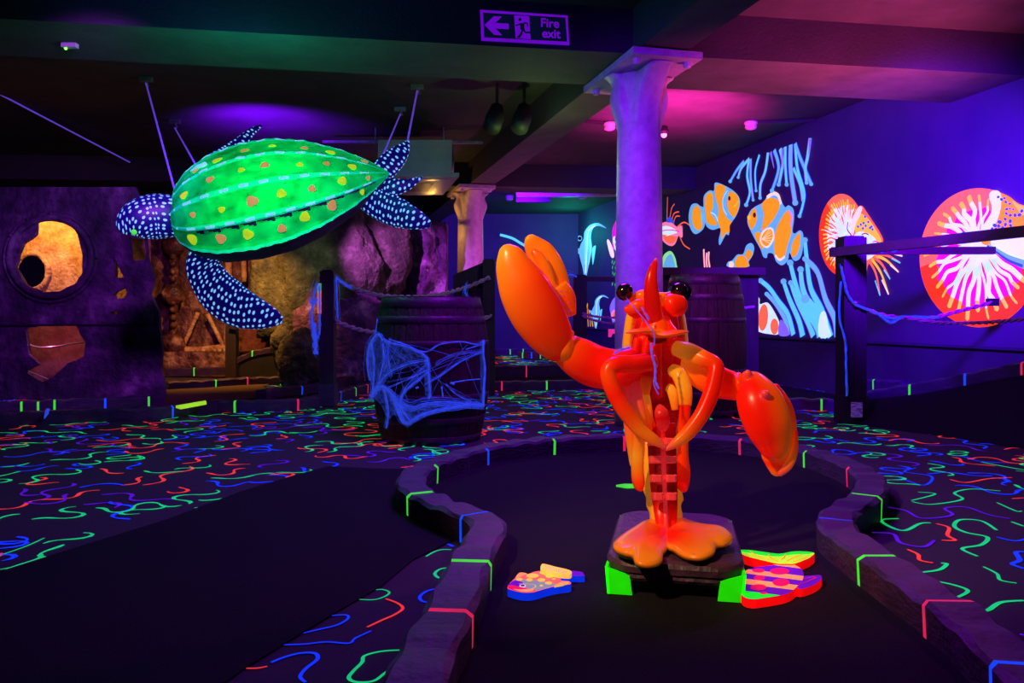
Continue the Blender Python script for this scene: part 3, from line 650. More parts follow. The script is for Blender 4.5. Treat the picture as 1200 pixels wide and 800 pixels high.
def anem_bot(m):
    S_ = [([(132, 572), (165, 600), (200, 650), (235, 700), (255, 775)], 16), ([(155, 622), (190, 660), (225, 720), (235, 775)], 14), ([(218, 575), (240, 640), (275, 720), (290, 780)], 18), ([(245, 580), (270, 650), (310, 730), (330, 780)], 16),
          ([(243, 505), (262, 580), (290, 660), (340, 740), (355, 780)], 20), ([(282, 530), (290, 600), (320, 680), (370, 780)], 20), ([(298, 420), (305, 490), (320, 600), (360, 680), (395, 782)], 18), ([(298, 490), (345, 540), (375, 640), (410, 715), (420, 782)], 16), ([(300, 640), (350, 700), (385, 780)], 28)]
    for i, (p, w_) in enumerate(S_):
        pstroke(m, p, (w_+3, w_*1.9), I['lilac'] if i % 2 else I['blue'], i*.1, r4); pstroke(m, p, (w_, w_*1.4), I['cyan'] if i not in (1, 7) else I['lblue'], 2+i*.12, r4)
        paint(m, circ(*p[0], w_*.6), I['lblue'], 4, r4)
    paint(m, [(355, 700), (375, 690), (385, 740), (395, 780), (350, 780)], I['white'], 4, r4); paint(m, [(205, 720), (225, 735), (240, 775), (200, 775)], I['lilac'], 4, r4)
sub('painted_anemone', anem_bot)
def lionfish(m):
    f = lambda p: (780+p[0]/6.667, 200+p[1]/6.667)
    paint(m, [(-60, 440), (-20, 405), (40, 400), (90, 440), (125, 430), (130, 520), (100, 510), (75, 570), (40, 588), (-10, 560), (-50, 500)], I['pink'], 0, f)
    paint(m, [(-50, 460), (0, 430), (60, 450), (90, 480), (40, 500), (0, 510)], I['white'], 1, f); pstroke(m, [(-40, 470), (40, 462), (105, 475)], 8, I['magenta'], 2, f)
    paint(m, [(-20, 500), (60, 510), (90, 520), (60, 565), (10, 560)], I['coral'], 1, f)
    for p in ([(10, 400), (12, 300), (15, 205)], [(30, 400), (45, 300), (70, 258)], [(45, 400), (65, 335), (105, 320)], [(60, 410), (80, 358), (112, 355)], [(90, 440), (135, 405), (165, 410), (190, 430)], [(110, 510), (140, 575), (190, 612)]): pstroke(m, p, (12, 8), I['coral'], 1, f)
    paint(m, [(5, 400), (15, 370), (35, 360), (55, 385), (70, 410), (40, 405)], I['blue'], 2, f)
    for k in range(7): pstroke(m, [(118, 435+k*13), (134, 432+k*13)], 4, I['pink'], 2, f)
sub('painted_lionfish', lionfish)
def shells(m):
    f = r3
    paint(m, [(-25, 760), (-20, 670), (20, 630), (50, 635), (75, 680), (85, 730), (82, 760)], I['lime'], 0, f); paint(m, [(-15, 760), (0, 690), (40, 650), (65, 700), (70, 760)], I['lblue'], 1, f)
sub('painted_shell', shells)
def tubes(m):
    f = r3
    for p in ([(298, 612), (300, 680), (305, 755)], [(338, 632), (335, 690), (345, 755)], [(322, 640), (318, 700), (325, 755)]): pstroke(m, p, 24, I['pink'], 0, f); pstroke(m, p, 10, I['cream'], 1, f)
sub('painted_coral', tubes)
r1 = lambda p: (660+p[0]/4, 230+p[1]/4)
def idol(m, o=(0, 0), s=1.0, small=False):
    f = lambda p: r1((o[0]+p[0]*s, o[1]+p[1]*s))
    paint(m, [(95, 200), (100, 165), (125, 135), (165, 125), (203, 150), (165, 138), (140, 150), (130, 190), (135, 240), (125, 300), (115, 345), (108, 378), (98, 372), (90, 330), (75, 270), (80, 230)], I['lblue'], 0, f)
    pstroke(m, [(150, 135), (120, 160), (112, 220), (108, 300), (105, 360)], (9, 14), I['white'], 1, f); pstroke(m, [(145, 132), (110, 165), (104, 230), (100, 320)], 5, I['lime'], 2, f)
    pstroke(m, [(128, 200), (128, 260), (118, 320)], 5, I['lime'], 2, f)
    paint(m, [(135, 250), (150, 230), (152, 245), (142, 310), (137, 315)], I['cyan'], 0, f)
    paint(m, [(50, 243), (72, 243), (85, 262), (76, 272)], I['lblue'], 0, f)
    if not small: paint(m, circ(76, 197, 13, 13), I['lblue'], 0, f); paint(m, circ(78, 197, 8, 8), I['dark'], 1, f)
sub('painted_angelfish', idol, 'larger pale angelfish painted above the far rail')
sub('painted_angelfish', lambda m: idol(m, (88, 385), .62, True), 'smaller pale angelfish painted below the far rail')
def corals(m):
    random.seed(3)
    for i in range(13):
        x = 5+i*10.5; h = [40, 95, 150, 120, 190, 165, 185, 150, 120, 140, 110, 80, 60][i]
        pts = [(x+8, 610), (x+4, 610-h*.5), (x+random.uniform(-6, 4), 610-h)]
        pstroke(m, pts, (9, 6), I['orange'] if i % 3 else I['yellow'], 1, r1)
        if i % 2: pstroke(m, [(x+4, 610-h*.4), (x+14, 610-h*.75)], 5, I['yellow'], 1, r1)
sub('painted_coral', corals)
def kelp(m):
    random.seed(4)
    pass
    for i in range(22):
        x = 232+(i % 5)*10; y = 300+i*5.2; pstroke(m, [(x, y), (x+random.uniform(-8, 8), y+14)], 7, I['green'], 1, r1)
sub('painted_kelp', kelp)
def seahorse(m):
    f = r1
    paint(m, [(240, 130), (255, 105), (300, 100), (310, 200), (290, 260), (262, 275), (245, 250), (232, 240), (230, 165)], I['magenta'], 0, f); paint(m, [(235, 190), (270, 200), (300, 230), (290, 265), (262, 270), (240, 245)], I['white'], 1, f)
    paint(m, [(205, 212), (215, 205), (235, 250), (238, 285), (222, 280)], I['cream'], 1, f); paint(m, circ(262, 120, 14, 18), I['lime'], 1, f); paint(m, circ(250, 200, 8, 14), I['dred'], 2, f)
    for k in range(4): paint(m, circ(246+k*9, 225+(k % 2)*18, 4, 8), I['lilac'], 2, f)
sub('painted_frogfish', seahorse)
def pot(m):
    f = r1
    paint(m, [(225, 560), (218, 520), (235, 480), (255, 470), (285, 470), (310, 500), (310, 600), (270, 605), (255, 590), (232, 590)], I['lilac'], 0, f); paint(m, circ(246, 556, 22, 26), I['pink'], 1, f); paint(m, circ(246, 556, 13, 16), I['coral'], 2, f)
    paint(m, [(250, 400), (300, 398), (300, 440), (262, 450), (248, 430)], I['orange'], 0, f); pstroke(m, [(255, 405), (300, 403)], 10, I['yellow'], 1, f)
    paint(m, [(262, 560), (280, 560), (275, 612), (265, 612)], I['cream'], 2, f)
sub('painted_sponge', pot)
m = MB()  # a long pale antenna on the far blue wall
q = [P(586, 275, 17.85), P(600, 279, 17.85), P(612, 286, 17.85), P(630, 296, 17.85), P(655, 310, 17.85)]
m.ribbon(cr(q, 5), .055, (0, -1, 0), 0); tag(m.build('painted_antenna', M['p_cyan']), 'thin pale blue line painted on the far blue wall above the raised claw', 'mural')

# nautilus murals
def nautilus(name, label, f, c, rx, ry, head, extra):
    t = thing(name, tuple(WL(*f(c))), label, 'mural', 'nautilus murals'); m = MB()
    rnd = random.Random(5)
    E = lambda a, k, dx=0: (c[0]+rx*k*math.cos(a), c[1]+ry*k*math.sin(a))
    h = extra['hub']
    def mix(a, k): e = E(a, 1); return (h[0]+(e[0]-h[0])*k, h[1]+(e[1]-h[1])*k)
    paint(m, [E(i*6.2832/40, 1) for i in range(40)], I['coral'], 0, f, True, 2)
    a0, a1 = extra['red']; paint(m, [mix(a0+(a1-a0)*i/16, 1) for i in range(17)]+[mix(a1+(a0-a1)*i/16, .72) for i in range(17)], I['red'], .5, f, False)
    paint(m, [mix(i*6.2832/40, extra['mag']*(1-.20*max(0, -math.sin(i*6.2832/40+.5)))+.03*math.sin(i*2.7)) for i in range(40)], I['magenta'], 1, f, True, 2)
    paint(m, [mix(i*6.2832/30, .2+.05*math.sin(i*2.1)) for i in range(30)], I['white'], 2, f, True, 2)
    n = extra['n']
    for i in range(n):
        a = extra['s0']+(extra['s1']-extra['s0'])*i/(n-1)
        o1, o2 = rnd.uniform(-.05, .05), rnd.uniform(-.06, .06); e = rnd.uniform(.68, .80)
        pts = [mix(a, .12), mix(a+o1*1.5, .3), mix(a+o2*1.2, .45), mix(a-o1*1.6, .6), mix(a, e)]
        big = rx*extra['w']*rnd.uniform(.55, 1.45)
        pstroke(m, pts+[mix(a-.02, min(.97, e+.14))], (big*.9, big*.8), I['yellow'], 2.2+i*.01, f, taper=True)
        pstroke(m, pts, (big*.8, big*.75), I['white'], 2.8+i*.01, f)
    m.build('painted_shell', PMM, t, tri=True)
    m = MB(); head(m, f); m.build('painted_head', PMM, t, tri=True)
r2 = lambda p: (940+p[0]/4, 200+p[1]/4)
def headS(m, f):
    for k, (a, b) in enumerate([((300, 400), (365, 585)), ((315, 400), (405, 580)), ((330, 400), (412, 508)), ((340, 395), (452, 475)), ((345, 390), (460, 432)), ((345, 385), (470, 400))]):
        mid = ((a[0]+b[0])/2+12-k*4, (a[1]+b[1])/2-14); pstroke(m, [a, mid, b], (16, 6), I['yellow' if k % 2 else 'coral'], 4, f); pstroke(m, [(a[0]*.35+b[0]*.65, a[1]*.35+b[1]*.65-6), b], (7, 6), I['cream' if k % 2 else 'cyan'], 5, f)
    paint(m, [(262, 172), (280, 164), (300, 190), (330, 235), (365, 290), (380, 335), (350, 400), (310, 440), (300, 480), (275, 500), (255, 440), (255, 330), (235, 270), (240, 210)], I['coral'], 4, f)
    paint(m, [(250, 220), (275, 200), (310, 225), (345, 275), (372, 330), (340, 350), (290, 300), (250, 290)], I['yellow'], 5, f); paint(m, [(265, 170), (282, 175), (268, 215), (250, 250), (240, 300), (228, 290), (235, 225)], I['cream'], 6, f)
    paint(m, [(245, 300), (300, 290), (350, 330), (350, 380), (300, 420), (255, 400)], I['white'], 6, f)
    for x, y in ((262, 262), (275, 252), (288, 245), (298, 258), (318, 268), (325, 262), (310, 240), (295, 215), (285, 270), (330, 275)): paint(m, circ(x, y, 5, 6, 6), I['blue'], 7, f)
    pstroke(m, [(278, 300), (295, 293), (312, 300)], 5, I['dred'], 7, f); pstroke(m, [(330, 335), (345, 330), (360, 340)], 5, I['magenta'], 7, f); pstroke(m, [(215, 240), (212, 275), (232, 302)], 6, I['dred'], 4, f); pstroke(m, [(297, 315), (298, 345)], 4, I['dark'], 7, f)
nautilus('nautilus_mural', 'smaller nautilus painted on the side wall, partly hidden by the front fence post', r2, (185, 300), 106, 192, headS, dict(hub=(212, 312), red=(1.8, 4.0), mag=.50, n=34, s0=1.6, s1=5.6, w=.10))
r5 = lambda p: (1060+p[0]/4.443, 210+p[1]/4.443)
def headB(m, f):
    paint(m, [(440, 85), (465, 58), (500, 70), (545, 90), (600, 130), (680, 150), (760, 220), (800, 330), (790, 440), (700, 450), (615, 440), (540, 420), (480, 390), (440, 350), (400, 330), (400, 270), (430, 210), (470, 150)], I['orange'], 4, f)
    paint(m, [(440, 85), (465, 58), (498, 72), (500, 150), (470, 240), (440, 300), (400, 320), (372, 300), (410, 240), (455, 160)], I['white'], 5, f)
    paint(m, [(560, 110), (600, 135), (680, 155), (700, 200), (640, 200), (590, 160)], I['yellow'], 5, f)
    paint(m, [(470, 370), (450, 320), (520, 290), (640, 270), (780, 300), (800, 430), (700, 440), (600, 420), (520, 400)], I['white'], 6, f)
    for x, y, r_ in ((488, 92, 8), (505, 105, 9), (520, 98, 7), (527, 118, 8), (548, 127, 7), (532, 155, 8), (548, 153, 6), (530, 178, 8), (551, 187, 9), (575, 187, 10), (610, 165, 10), (598, 185, 11), (470, 240, 12), (495, 222, 12), (490, 243, 10), (524, 207, 9), (525, 235, 10), (550, 218, 11), (552, 240, 9), (510, 252, 9), (456, 258, 9), (476, 258, 8), (545, 260, 7), (566, 156, 6)):
        paint(m, circ(x, y, r_*.8, r_, 6, rot=x), I['blue'], 7, f)
    pstroke(m, [(430, 345), (480, 372), (540, 410), (615, 440), (700, 470)], (14, 44), I['lblue'], 8, f); pstroke(m, [(430, 345), (480, 380), (540, 422), (615, 452)], (6, 14), I['blue'], 9, f)
nautilus('nautilus_mural', 'large nautilus painted on the side wall at the right edge of the view', r5, (390, 408), 312, 362, headB, dict(hub=(385, 335), red=(.0, 3.0), mag=.76, n=27, s0=.45, s1=5.5, w=.072))
# ================================================================ SHIPWRECK SET
from mathutils import noise
def plate(mb, outer, holes, vec, m=0):
    """plate with holes; outer/holes: lists of 3D points in one plane"""
    bm = bmesh.new(); edges = []
    for loop in [outer]+holes:
        vs = [bm.verts.new(p) for p in loop]
        edges += [bm.edges.new((vs[i], vs[(i+1) % len(vs)])) for i in range(len(vs))]
    bmesh.ops.triangle_fill(bm, use_beauty=True, use_dissolve=False, edges=edges)
    bm.verts.index_update(); vec = Vector(vec); n = len(mb.v); V = [v.co.copy() for v in bm.verts]
    for p in V: mb.vert(p)
    for p in V: mb.vert(p+vec)
    for f in bm.faces:
        q = [v.index for v in f.verts]; mb.face([n+k for k in q], m); mb.face([n+len(V)+k for k in q[::-1]], m)
    k = 0
    for loop in [outer]+holes:
        L_ = len(loop)
        for i in range(L_):
            a, b = n+k+i, n+k+(i+1) % L_; mb.face((a, b, b+len(V), a+len(V)), m)
        k += L_
    bm.free()
def jag(pts, amp, n=3, seed=0):
    r = random.Random(seed); out = []
    for i in range(len(pts)):
        a, b = pts[i], pts[(i+1) % len(pts)]
        for j in range(n):
            t = j/n; out.append((a[0]+(b[0]-a[0])*t+r.uniform(-amp, amp), a[1]+(b[1]-a[1])*t+r.uniform(-amp, amp)))
    return out
WD = 8.2
wr = thing('shipwreck_wall', tuple(P(80, 468.5, WD)), 'purple mottled shipwreck plating on the left with a broken porthole and torn holes', 'stage wall')
outer = [(-260, 468), (-260, 219), (158, 219)]+[(166, 240), (163, 262), (170, 285), (172, 300), (180, 325), (176, 345), (186, 365), (187, 385), (190, 410), (188, 432), (192, 450), (193, 468)]
H1 = jag([(22, 297), (27, 285), (42, 275), (42, 258), (55, 255), (69, 251), (84, 262), (91, 275), (97, 299), (96, 320), (88, 332), (70, 341), (51, 342), (30, 334), (18, 313)], .6, 2, 1)
H2 = [(132, 301), (136, 306), (145, 325), (134, 325)]; H3 = jag([(130, 346), (146, 337), (149, 342), (146, 349), (135, 350)], .5, 2, 2)
H4 = jag([(30, 385), (52, 381), (90, 382), (93, 392), (100, 401), (98, 418), (80, 426), (62, 440), (50, 447), (29, 436), (45, 427), (33, 415)], .9, 2, 3)
H5 = jag([(152, 279), (172, 281), (170, 305), (155, 306)], 1, 2, 4)
H6 = [(128, 366), (136, 363), (137, 368), (130, 369)]
m = MB(); plate(m, [P(x, y, WD) for x, y in outer], [[P(x, y, WD) for x, y in h] for h in (H1, H2, H3, H4, H5, H6)], (0, .05, 0)); m.build('plating', M['wreck'], wr)
m = MB(); m.tube([P(x, y, WD-.01) for x, y in circ(59, 301, 48, 46, 36)], .035, 10, closed=True); m.tube([P(x, y, WD-.005) for x, y in circ(59, 302, 54, 52, 36)], .018, 8, closed=True); m.build('porthole_rim', M['wreck'], wr, True)
m = MB(); m.bar(P(-260, 383, WD-.006), P(187, 380, WD-.006), .02, .018); m.build('seam', M['black'], wr)
for i in range(12):
    m = MB(); a = i*6.2832/12; m.ball(P(59+54*math.cos(a), 302+52*math.sin(a), WD-.03), .016, 0, 8, 6); m.build('rivet', M['wreck'], wr)
# inner rusted layer seen through the holes
ir = thing('rusted_inner_hull', tuple(P(60, 468, 8.95)), 'orange lit rusty inner hull seen through the porthole of the purple wall', 'stage wall')
m = MB(); plate(m, [P(x, y, 8.9) for x, y in [(-30, 240), (128, 240), (122, 362), (-30, 362)]], [[P(x, y, 8.9) for x, y in jag(circ(37, 318, 19, 21, 16), .8, 2, 8)]], (0, .04, 0)); m.build('hull_plate', M['rustlight'], ir)
m = MB(); m.tube([P(x, y, 8.87) for x, y in circ(37, 318, 19.5, 21.5, 30)], .03, 8, closed=True, nf=lambda t, a: 1+.3*noise.noise(Vector((t*20, a, 0)))); m.build('inner_ring', M['rustlight'], ir, True)
m = MB(); m.bar(P(79, 252, 8.75), P(79, 346, 8.75), .02, .02); m.build('strut', M['rust'], ir)
m = MB(); m.bar(P(60, 250, 8.7), P(79, 262, 8.7), .02, .02); m.build('strut', M['rust'], ir)
m = MB(); plate(m, [P(x, y, 8.9) for x, y in [(0, 366), (120, 366), (120, 470), (0, 470)]], [], (0, .04, 0)); m.build('lower_plate', M['plum'], ir)
m = MB(); plate(m, [P(x, y, 9.0) for x, y in [(125, 250), (175, 250), (175, 375), (125, 375)]], [], (0, .04, 0)); m.build('side_plate', M['rustlight'], ir)
m = MB(); m.tube([P(x, y, 8.6) for x, y in cr([(28, 382), (31, 400), (50, 407), (98, 401)], 6)], .008, 6); m.tube([P(x, y, 8.4) for x, y in cr([(30, 434), (46, 440), (58, 445)], 5)], .008, 6); m.build('dangling_wire', M['rope'], ir, True)

# rusty hull at the back of the opening
rh = thing('rusty_ship_hull', tuple(P(260, 430, 12.0)), 'amber lit rusty hull frames at the back of the shipwreck opening', 'stage wall')
m = MB(); plate(m, [P(x, y, 12.0) for x, y in [(150, 262), (345, 262), (345, 432), (150, 432)]], [], (0, .06, 0)); m.build('hull_plate', M['rust'], rh)
def rod(mb, pts, r, d, seg=8, mm=0): mb.tube([P(x, y, d) for x, y in cr(pts, 5)], r, seg, mm, nf=lambda t, a: 1+.25*noise.noise(Vector((t*15, a*2, r*90))))
m = MB(); rod(m, [(203, 275), (204, 340), (202, 425)], .06, 11.75)
for y in (288, 345, 402): m.ball(P(203, y, 11.7), (.17, .12, .15), 0, 14, 10, nf=lambda d: .2*noise.noise(d*3))
for y in range(300, 425, 9): m.ball(P(203, y, 11.66), .05, 0, 8, 6)
m.build('riveted_frame', M['rust'], rh, True)
for pts_, r_ in (([(232, 366), (214, 408)], .03), ([(243, 368), (262, 406)], .03), ([(193, 408), (230, 410), (266, 406)], .05), ([(267, 300), (268, 350), (266, 404)], .05), ([(285, 270), (286, 330)], .04), ([(247, 300), (246, 330)], .04)):
    m = MB(); rod(m, pts_, r_, 11.8); m.build('strut', M['rustlight'], rh, True)
m = MB(); rod(m, [(300, 292), (300, 312), (307, 328), (323, 341)], .09, 11.7); rod(m, [(312, 290), (312, 310), (318, 330)], .05, 11.7); m.build('curved_rib', M['rust'], rh, True)
for q in range(9):
    m = MB(); m.ball(P(212+q*6.5, 411, 11.72), .035, 0, 8, 6); m.build('rivet', M['rustlight'], rh, True)
m = MB(); m.box(P(272, 400, 10.85)-Vector((0, 0, .06)), (.14, .12, .9)); tag(m.build('dark_post', M['post']), 'dark square post in front of the rusty hull', 'post')
m = MB(); m.tube([P(x, y, 10.7) for x, y in cr([(268, 378), (300, 384), (330, 388), (354, 388)], 5)], .018, 8); tag(m.build('hanging_rope', M['rope'], None, True), 'thin slack rope crossing the shipwreck opening', 'rope')
m = MB(); m.tube([P(x, y, 10.9) for x, y in cr([(283, 418), (300, 410), (320, 407), (350, 406)], 5)], .01, 6)
m = MB(); pts = [(282, 421), (300, 413), (320, 409.5), (340, 408.5), (341, 441), (280, 441)]
m.prism([P(x, y, 10.3) for x, y in pts], (0, .12, 0)); tag(m.build('dark_ramp', M['black']), 'black arched ramp box behind the boulder', 'ramp')
m = MB(); m.box((Vector(P(230, 440, 11.5))*Vector((1, 1, 0)).x if False else Vector((-4.45, 11.75, .17))), (1.3, .7, .34)); tag(m.build('hull_step', M['rust']), 'low rusty ledge under the hull frames', 'ledge')
m = MB(); rod(m, [(303, 388), (330, 383), (352, 388)], .02, 11.6)
plate(m, [P(x, y, 11.8) for x, y in jag([(285, 372), (345, 368), (352, 400), (345, 408), (300, 415), (283, 418)], .8, 2, 9)], [], (0, .05, 0)); tag(m.build('red_hull_panel', M['plum']), 'dark red torn hull panel between the dark post and the rocks', 'stage wall')
# cave rocks
def rock(c, r, seed, amp=.25, f=1.8):
    o = Vector((seed*7.3, seed, 0)); m = MB()
    m.ball(c, r, 0, 48, 32, nf=lambda d: amp*noise.fractal(d*f+o, .8, 2.2, 5)+.12*noise.noise(d*6+o)); return m
cw = thing('cave_wall', tuple(P(420, 445, 11.3)), 'rocky cave wall, greenish grey on the left and magenta lit behind the left barrel', 'stage wall')
rock(P(372, 345, 10.9), (.82, .45, 1.25), 1).build('rock_face', M['rock'], cw, True)
rock(P(412, 310, 11.3), (.75, .4, 1.05), 2).build('rock_face', M['rock'], cw, True)
rock(P(408, 412, 10.5), (.7, .45, .75), 3).build('rock_face', M['rockp'], cw, True)
tag(rock(P(354, 424, 9.7), (.30, .26, .40), 4, .12).build('boulder', M['rock'], None, True), 'round dark boulder left of the rope post', 'rock')
tag(rock(P(333, 404, 10.2), (.17, .15, .22), 6, .2).build('boulder', M['rock'], None, True), 'small rock above and left of the round boulder', 'rock')
m = MB(); n0 = Vector((3, 1, 2))
rows = []
for i in range(26):
    row = []
    for j in range(40):
        x = 425+(523-425)*i/25; y = 260+(470-260)*j/39
        edge = 3*noise.noise(Vector((0, j*.3, 5))) if i in (0, 25) else 0
        q = P(x+edge, y+(2.5*noise.noise(Vector((i*.5, 0, 3))) if j == 0 else 0), 11.6+.22*noise.fractal(Vector((i*.16, j*.16, 0)), .7, 2.2, 5)+.12*math.sin(i*.6))
        row.append(m.vert(q))
    rows.append(row)
for i in range(25):
    for j in range(39): m.face((rows[i][j], rows[i+1][j], rows[i+1][j+1], rows[i][j+1]))
bk = [[m.vert(m.v[rows[i][j]]+Vector((0, .35, 0))) for j in (0, 39)] for i in range(26)]
for i in range(25): m.face((rows[i][0], rows[i+1][0], bk[i+1][0], bk[i][0]))
for a_, q in ((0, 0), (25, 25)): m.face([rows[q][j] for j in range(40)]+[bk[q][1], bk[q][0]])
m.build('blotchy_panel', M['rockp'], cw, True)

# ================================================================ BARRELS
def barrel(cx, cy, h, rb, rm, label, nst=26):
    t = thing('wooden_barrel', (cx, cy, 0), label, 'barrel'); seg = nst*6
    R = lambda z: rb+(rm-rb)*(1-((z/h-.5)*2)**2)
    rf = lambda j: .986 if j % 6 == 0 else 1.0
    m = MB(); m.lathe((cx, cy, 0), [(R(h*i/20), h*i/20) for i in range(21)], seg, rf=rf, capt=False)
    m.lathe((cx, cy, 0), [(R(h)-.025, h), (R(h)-.03, h-.04)], seg, capb=False); m.lathe((cx, cy, 0), [(R(h)*1.0, h), (R(h)-.025, h)], seg, capb=False, capt=False, rf=None); m.build('staves', M['stave'], t)
    for z, w_ in ((.03, .05), (.16, .045), (.32, .04), (.68, .04), (.84, .05), (.955, .07)):
        m = MB(); z0, z1 = h*z-w_/2, h*z+w_/2; z1 = min(z1, h-.004); z0 = max(.002, z0)
        m.lathe((cx, cy, 0), [(R(z0)+.001, z0), (R(z0)+.003, z0+.002), (R(z1)+.003, z1-.002), (R(z1)+.001, z1)], 60, capb=False, capt=False); m.build('hoop', M['hoop'], t, True)
    return t, R
bt, BR = barrel(-.56, 5.62, .98, .335, .405, 'dark oak barrel wrapped in glowing blue cobweb on the left of the carpet')
b2, _ = barrel(1.66, 7.0, 1.2, .285, .355, 'reddish purple lit oak barrel behind the lobster, right of the big column')
def bp(x, y, off=.012, c=(-.56, 5.62), R=BR):
    """point of the front of the barrel seen at pixel x,y"""
    u = (x-600)/F; v = (HY-y)/F; d = 5.3
    for _ in range(5):
        r = R(max(0, min(.98, CH+v*d)))+off
        A = u*u+1; B = -2*(u*c[0]+c[1]); C_ = c[0]**2+c[1]**2-r*r; D = B*B-4*A*C_
        d = (-B-math.sqrt(D))/(2*A) if D > 0 else c[1]
    return Vector((u*d, d, CH+v*d))
# cobweb round the barrel
r5b = lambda p: (330+p[0]/3.334, 300+p[1]/3.334)
m = MB(); rnd = random.Random(4)
def strand(pts, r, f=r5b, fun=bp, off=.012):
    q = cr(pts, 6); w3 = [fun(*f(p), off+rnd.uniform(0, .006)) for p in q]
    m.tube(w3, [r*(1+.35*math.sin(i*1.7+rnd.random())) for i in range(len(w3))], 5, k=.6)
def fuzz(pts, spread, n, r=.0012, f=r5b, fun=bp):
    for _ in range(n):
        o = (rnd.gauss(0, spread), rnd.gauss(0, spread))
        strand([(p[0]+o[0]+rnd.gauss(0, spread*.35), p[1]+o[1]+rnd.gauss(0, spread*.35)) for p in pts], r, f, fun)
def web(pts, r, spread=3, n=6): strand(pts, r*.55); fuzz(pts, spread*.65, max(3, int(n*.8)), .0007)
for pts, r, sp, n in [([(375, 245), (365, 310), (350, 345)], .003, 2, 3), ([(395, 330), (375, 305), (350, 330), (338, 370), (335, 430), (345, 485)], .010, 8, 20), ([(350, 340), (360, 430), (355, 520), (350, 560)], .006, 8, 12),
    ([(400, 325), (430, 340), (480, 350), (550, 380)], .006, 5, 10), ([(420, 325), (480, 345), (560, 375), (620, 345), (700, 335), (760, 345), (790, 330)], .0035, 3, 7), ([(550, 380), (572, 408), (575, 470), (580, 540), (572, 555)], .009, 5, 16),
    ([(572, 408), (500, 420), (430, 450), (395, 480), (380, 500)], .006, 5, 9), ([(575, 450), (520, 495), (480, 530), (465, 560)], .006, 6, 10), ([(575, 440), (480, 485), (420, 510)], .003, 5, 6), ([(350, 550), (365, 520), (395, 510), (430, 540), (445, 580), (470, 640), (495, 655)], .012, 9, 34),
    ([(495, 655), (540, 625), (600, 605), (680, 590), (740, 580), (790, 585)], .010, 8, 34), ([(430, 545), (500, 590), (560, 575), (640, 570), (700, 575), (785, 582)], .006, 12, 34), ([(400, 520), (412, 580), (415, 620), (408, 672)], .011, 5, 18),
    ([(440, 560), (470, 600), (500, 640)], .008, 14, 26), ([(395, 340), (400, 400), (385, 470), (370, 540)], .005, 9, 14), ([(420, 330), (415, 400), (430, 470)], .003, 8, 9), ([(660, 495), (720, 485), (775, 480)], .004, 2, 5), ([(660, 495), (675, 500)], .012, 2, 4), ([(525, 515), (535, 512)], .010, 2, 4),
    ([(790, 330), (788, 380), (795, 440), (790, 520), (788, 585)], .008, 5, 18), ([(778, 375), (700, 410), (620, 465), (560, 500)], .002, 6, 8), ([(640, 500), (680, 540), (740, 570)], .0022, 6, 6), ([(625, 510), (630, 550)], .008, 3, 5), ([(600, 420), (680, 380), (785, 372)], .0018, 8, 5),
    ([(720, 365), (770, 350), (790, 345)], .003, 4, 5), ([(470, 600), (470, 540), (520, 470), (575, 415)], .0025, 10, 8)]: web(pts, r, sp, n)
for k in range(22):
    x0, y0 = rnd.choice([(572, 408), (788, 375), (400, 330), (440, 560), (790, 580), (560, 600), (350, 500)]); x1, y1 = rnd.uniform(350, 790), rnd.uniform(330, 610)
    strand([(x0, y0), ((x0+x1)/2+rnd.uniform(-20, 20), (y0+y1)/2+rnd.uniform(-15, 25)), (x1, y1)], .0007)
def bsheet(top, bot, n=14):
    a, b = cr(top, 6), cr(bot, 6); N = 24; rows = []
    for i in range(N+1):
        p, q = a[min(len(a)-1, i*(len(a)-1)//N)], b[min(len(b)-1, i*(len(b)-1)//N)]
        rows.append([m.vert(bp(*r5b((p[0]+(q[0]-p[0])*j/6, p[1]+(q[1]-p[1])*j/6)), .016)) for j in range(7)])
    for i in range(N):
        for j in range(6): m.face((rows[i][j], rows[i+1][j], rows[i+1][j+1], rows[i][j+1]), 1)
bsheet([(430, 560), (520, 585), (600, 575), (700, 578), (788, 575)], [(470, 640), (500, 658), (580, 622), (690, 598), (788, 590)])
bsheet([(395, 335), (370, 310), (352, 330), (340, 370)], [(420, 470), (385, 520), (362, 550), (352, 500)])
bsheet([(355, 550), (375, 515), (405, 515), (440, 545)], [(400, 590), (415, 640), (440, 620), (480, 645)])
bsheet([(400, 330), (470, 345), (555, 378)], [(395, 480), (450, 445), (568, 408)])
bsheet([(555, 385), (566, 382), (580, 400)], [(560, 540), (572, 558), (588, 545)])
bsheet([(775, 340), (785, 335), (792, 345)], [(778, 560), (785, 580), (792, 585)])
tag(m.build('cobweb', [M['web'], M['sheet']], None, True), 'glowing blue cobweb stretched over the left barrel', 'cobweb')

# ================================================================ FENCES, ROPES
def up(x, y, d): return P(x, y, d)
def post(name, x0, x1, y0, d, label, mt='post', z1=None, par=None):
    m = MB(); w_ = (x1-x0)/F*d; z = CH+(HY-y0)/F*d; cx = ((x0+x1)/2-600)/F*d
    m.box((cx, d, z/2), (w_, w_, z)); bv = .012
    m.box((cx, d, z+.006), (w_-.03, w_-.03, .012))
    o = m.build(name, M[mt], par); 
    if label: tag(o, label, 'post')
    return o
lp = thing('rope_post', tuple(P(384.5, 476, 7.62)), 'dark square post with two tape patches, holding the ropes left of the barrel', 'post')
post('upright', 376.5, 392.5, 318, 7.62, None, par=lp)
m = MB(); m.box(P(374.5, 354, 7.56), (.035, .05, .21)); m.build('orange_tape', M['tape_o'], lp); m = MB(); m.box(P(374.5, 337, 7.56), (.035, .05, .08)); m.build('green_tape', M['tape_g'], lp)
m = MB(); m.box(P(384.5, 462, 7.62)-Vector((0, 0, .0)), (.15, .15, .20)); m.build('base_sleeve', M['kerb'], lp)
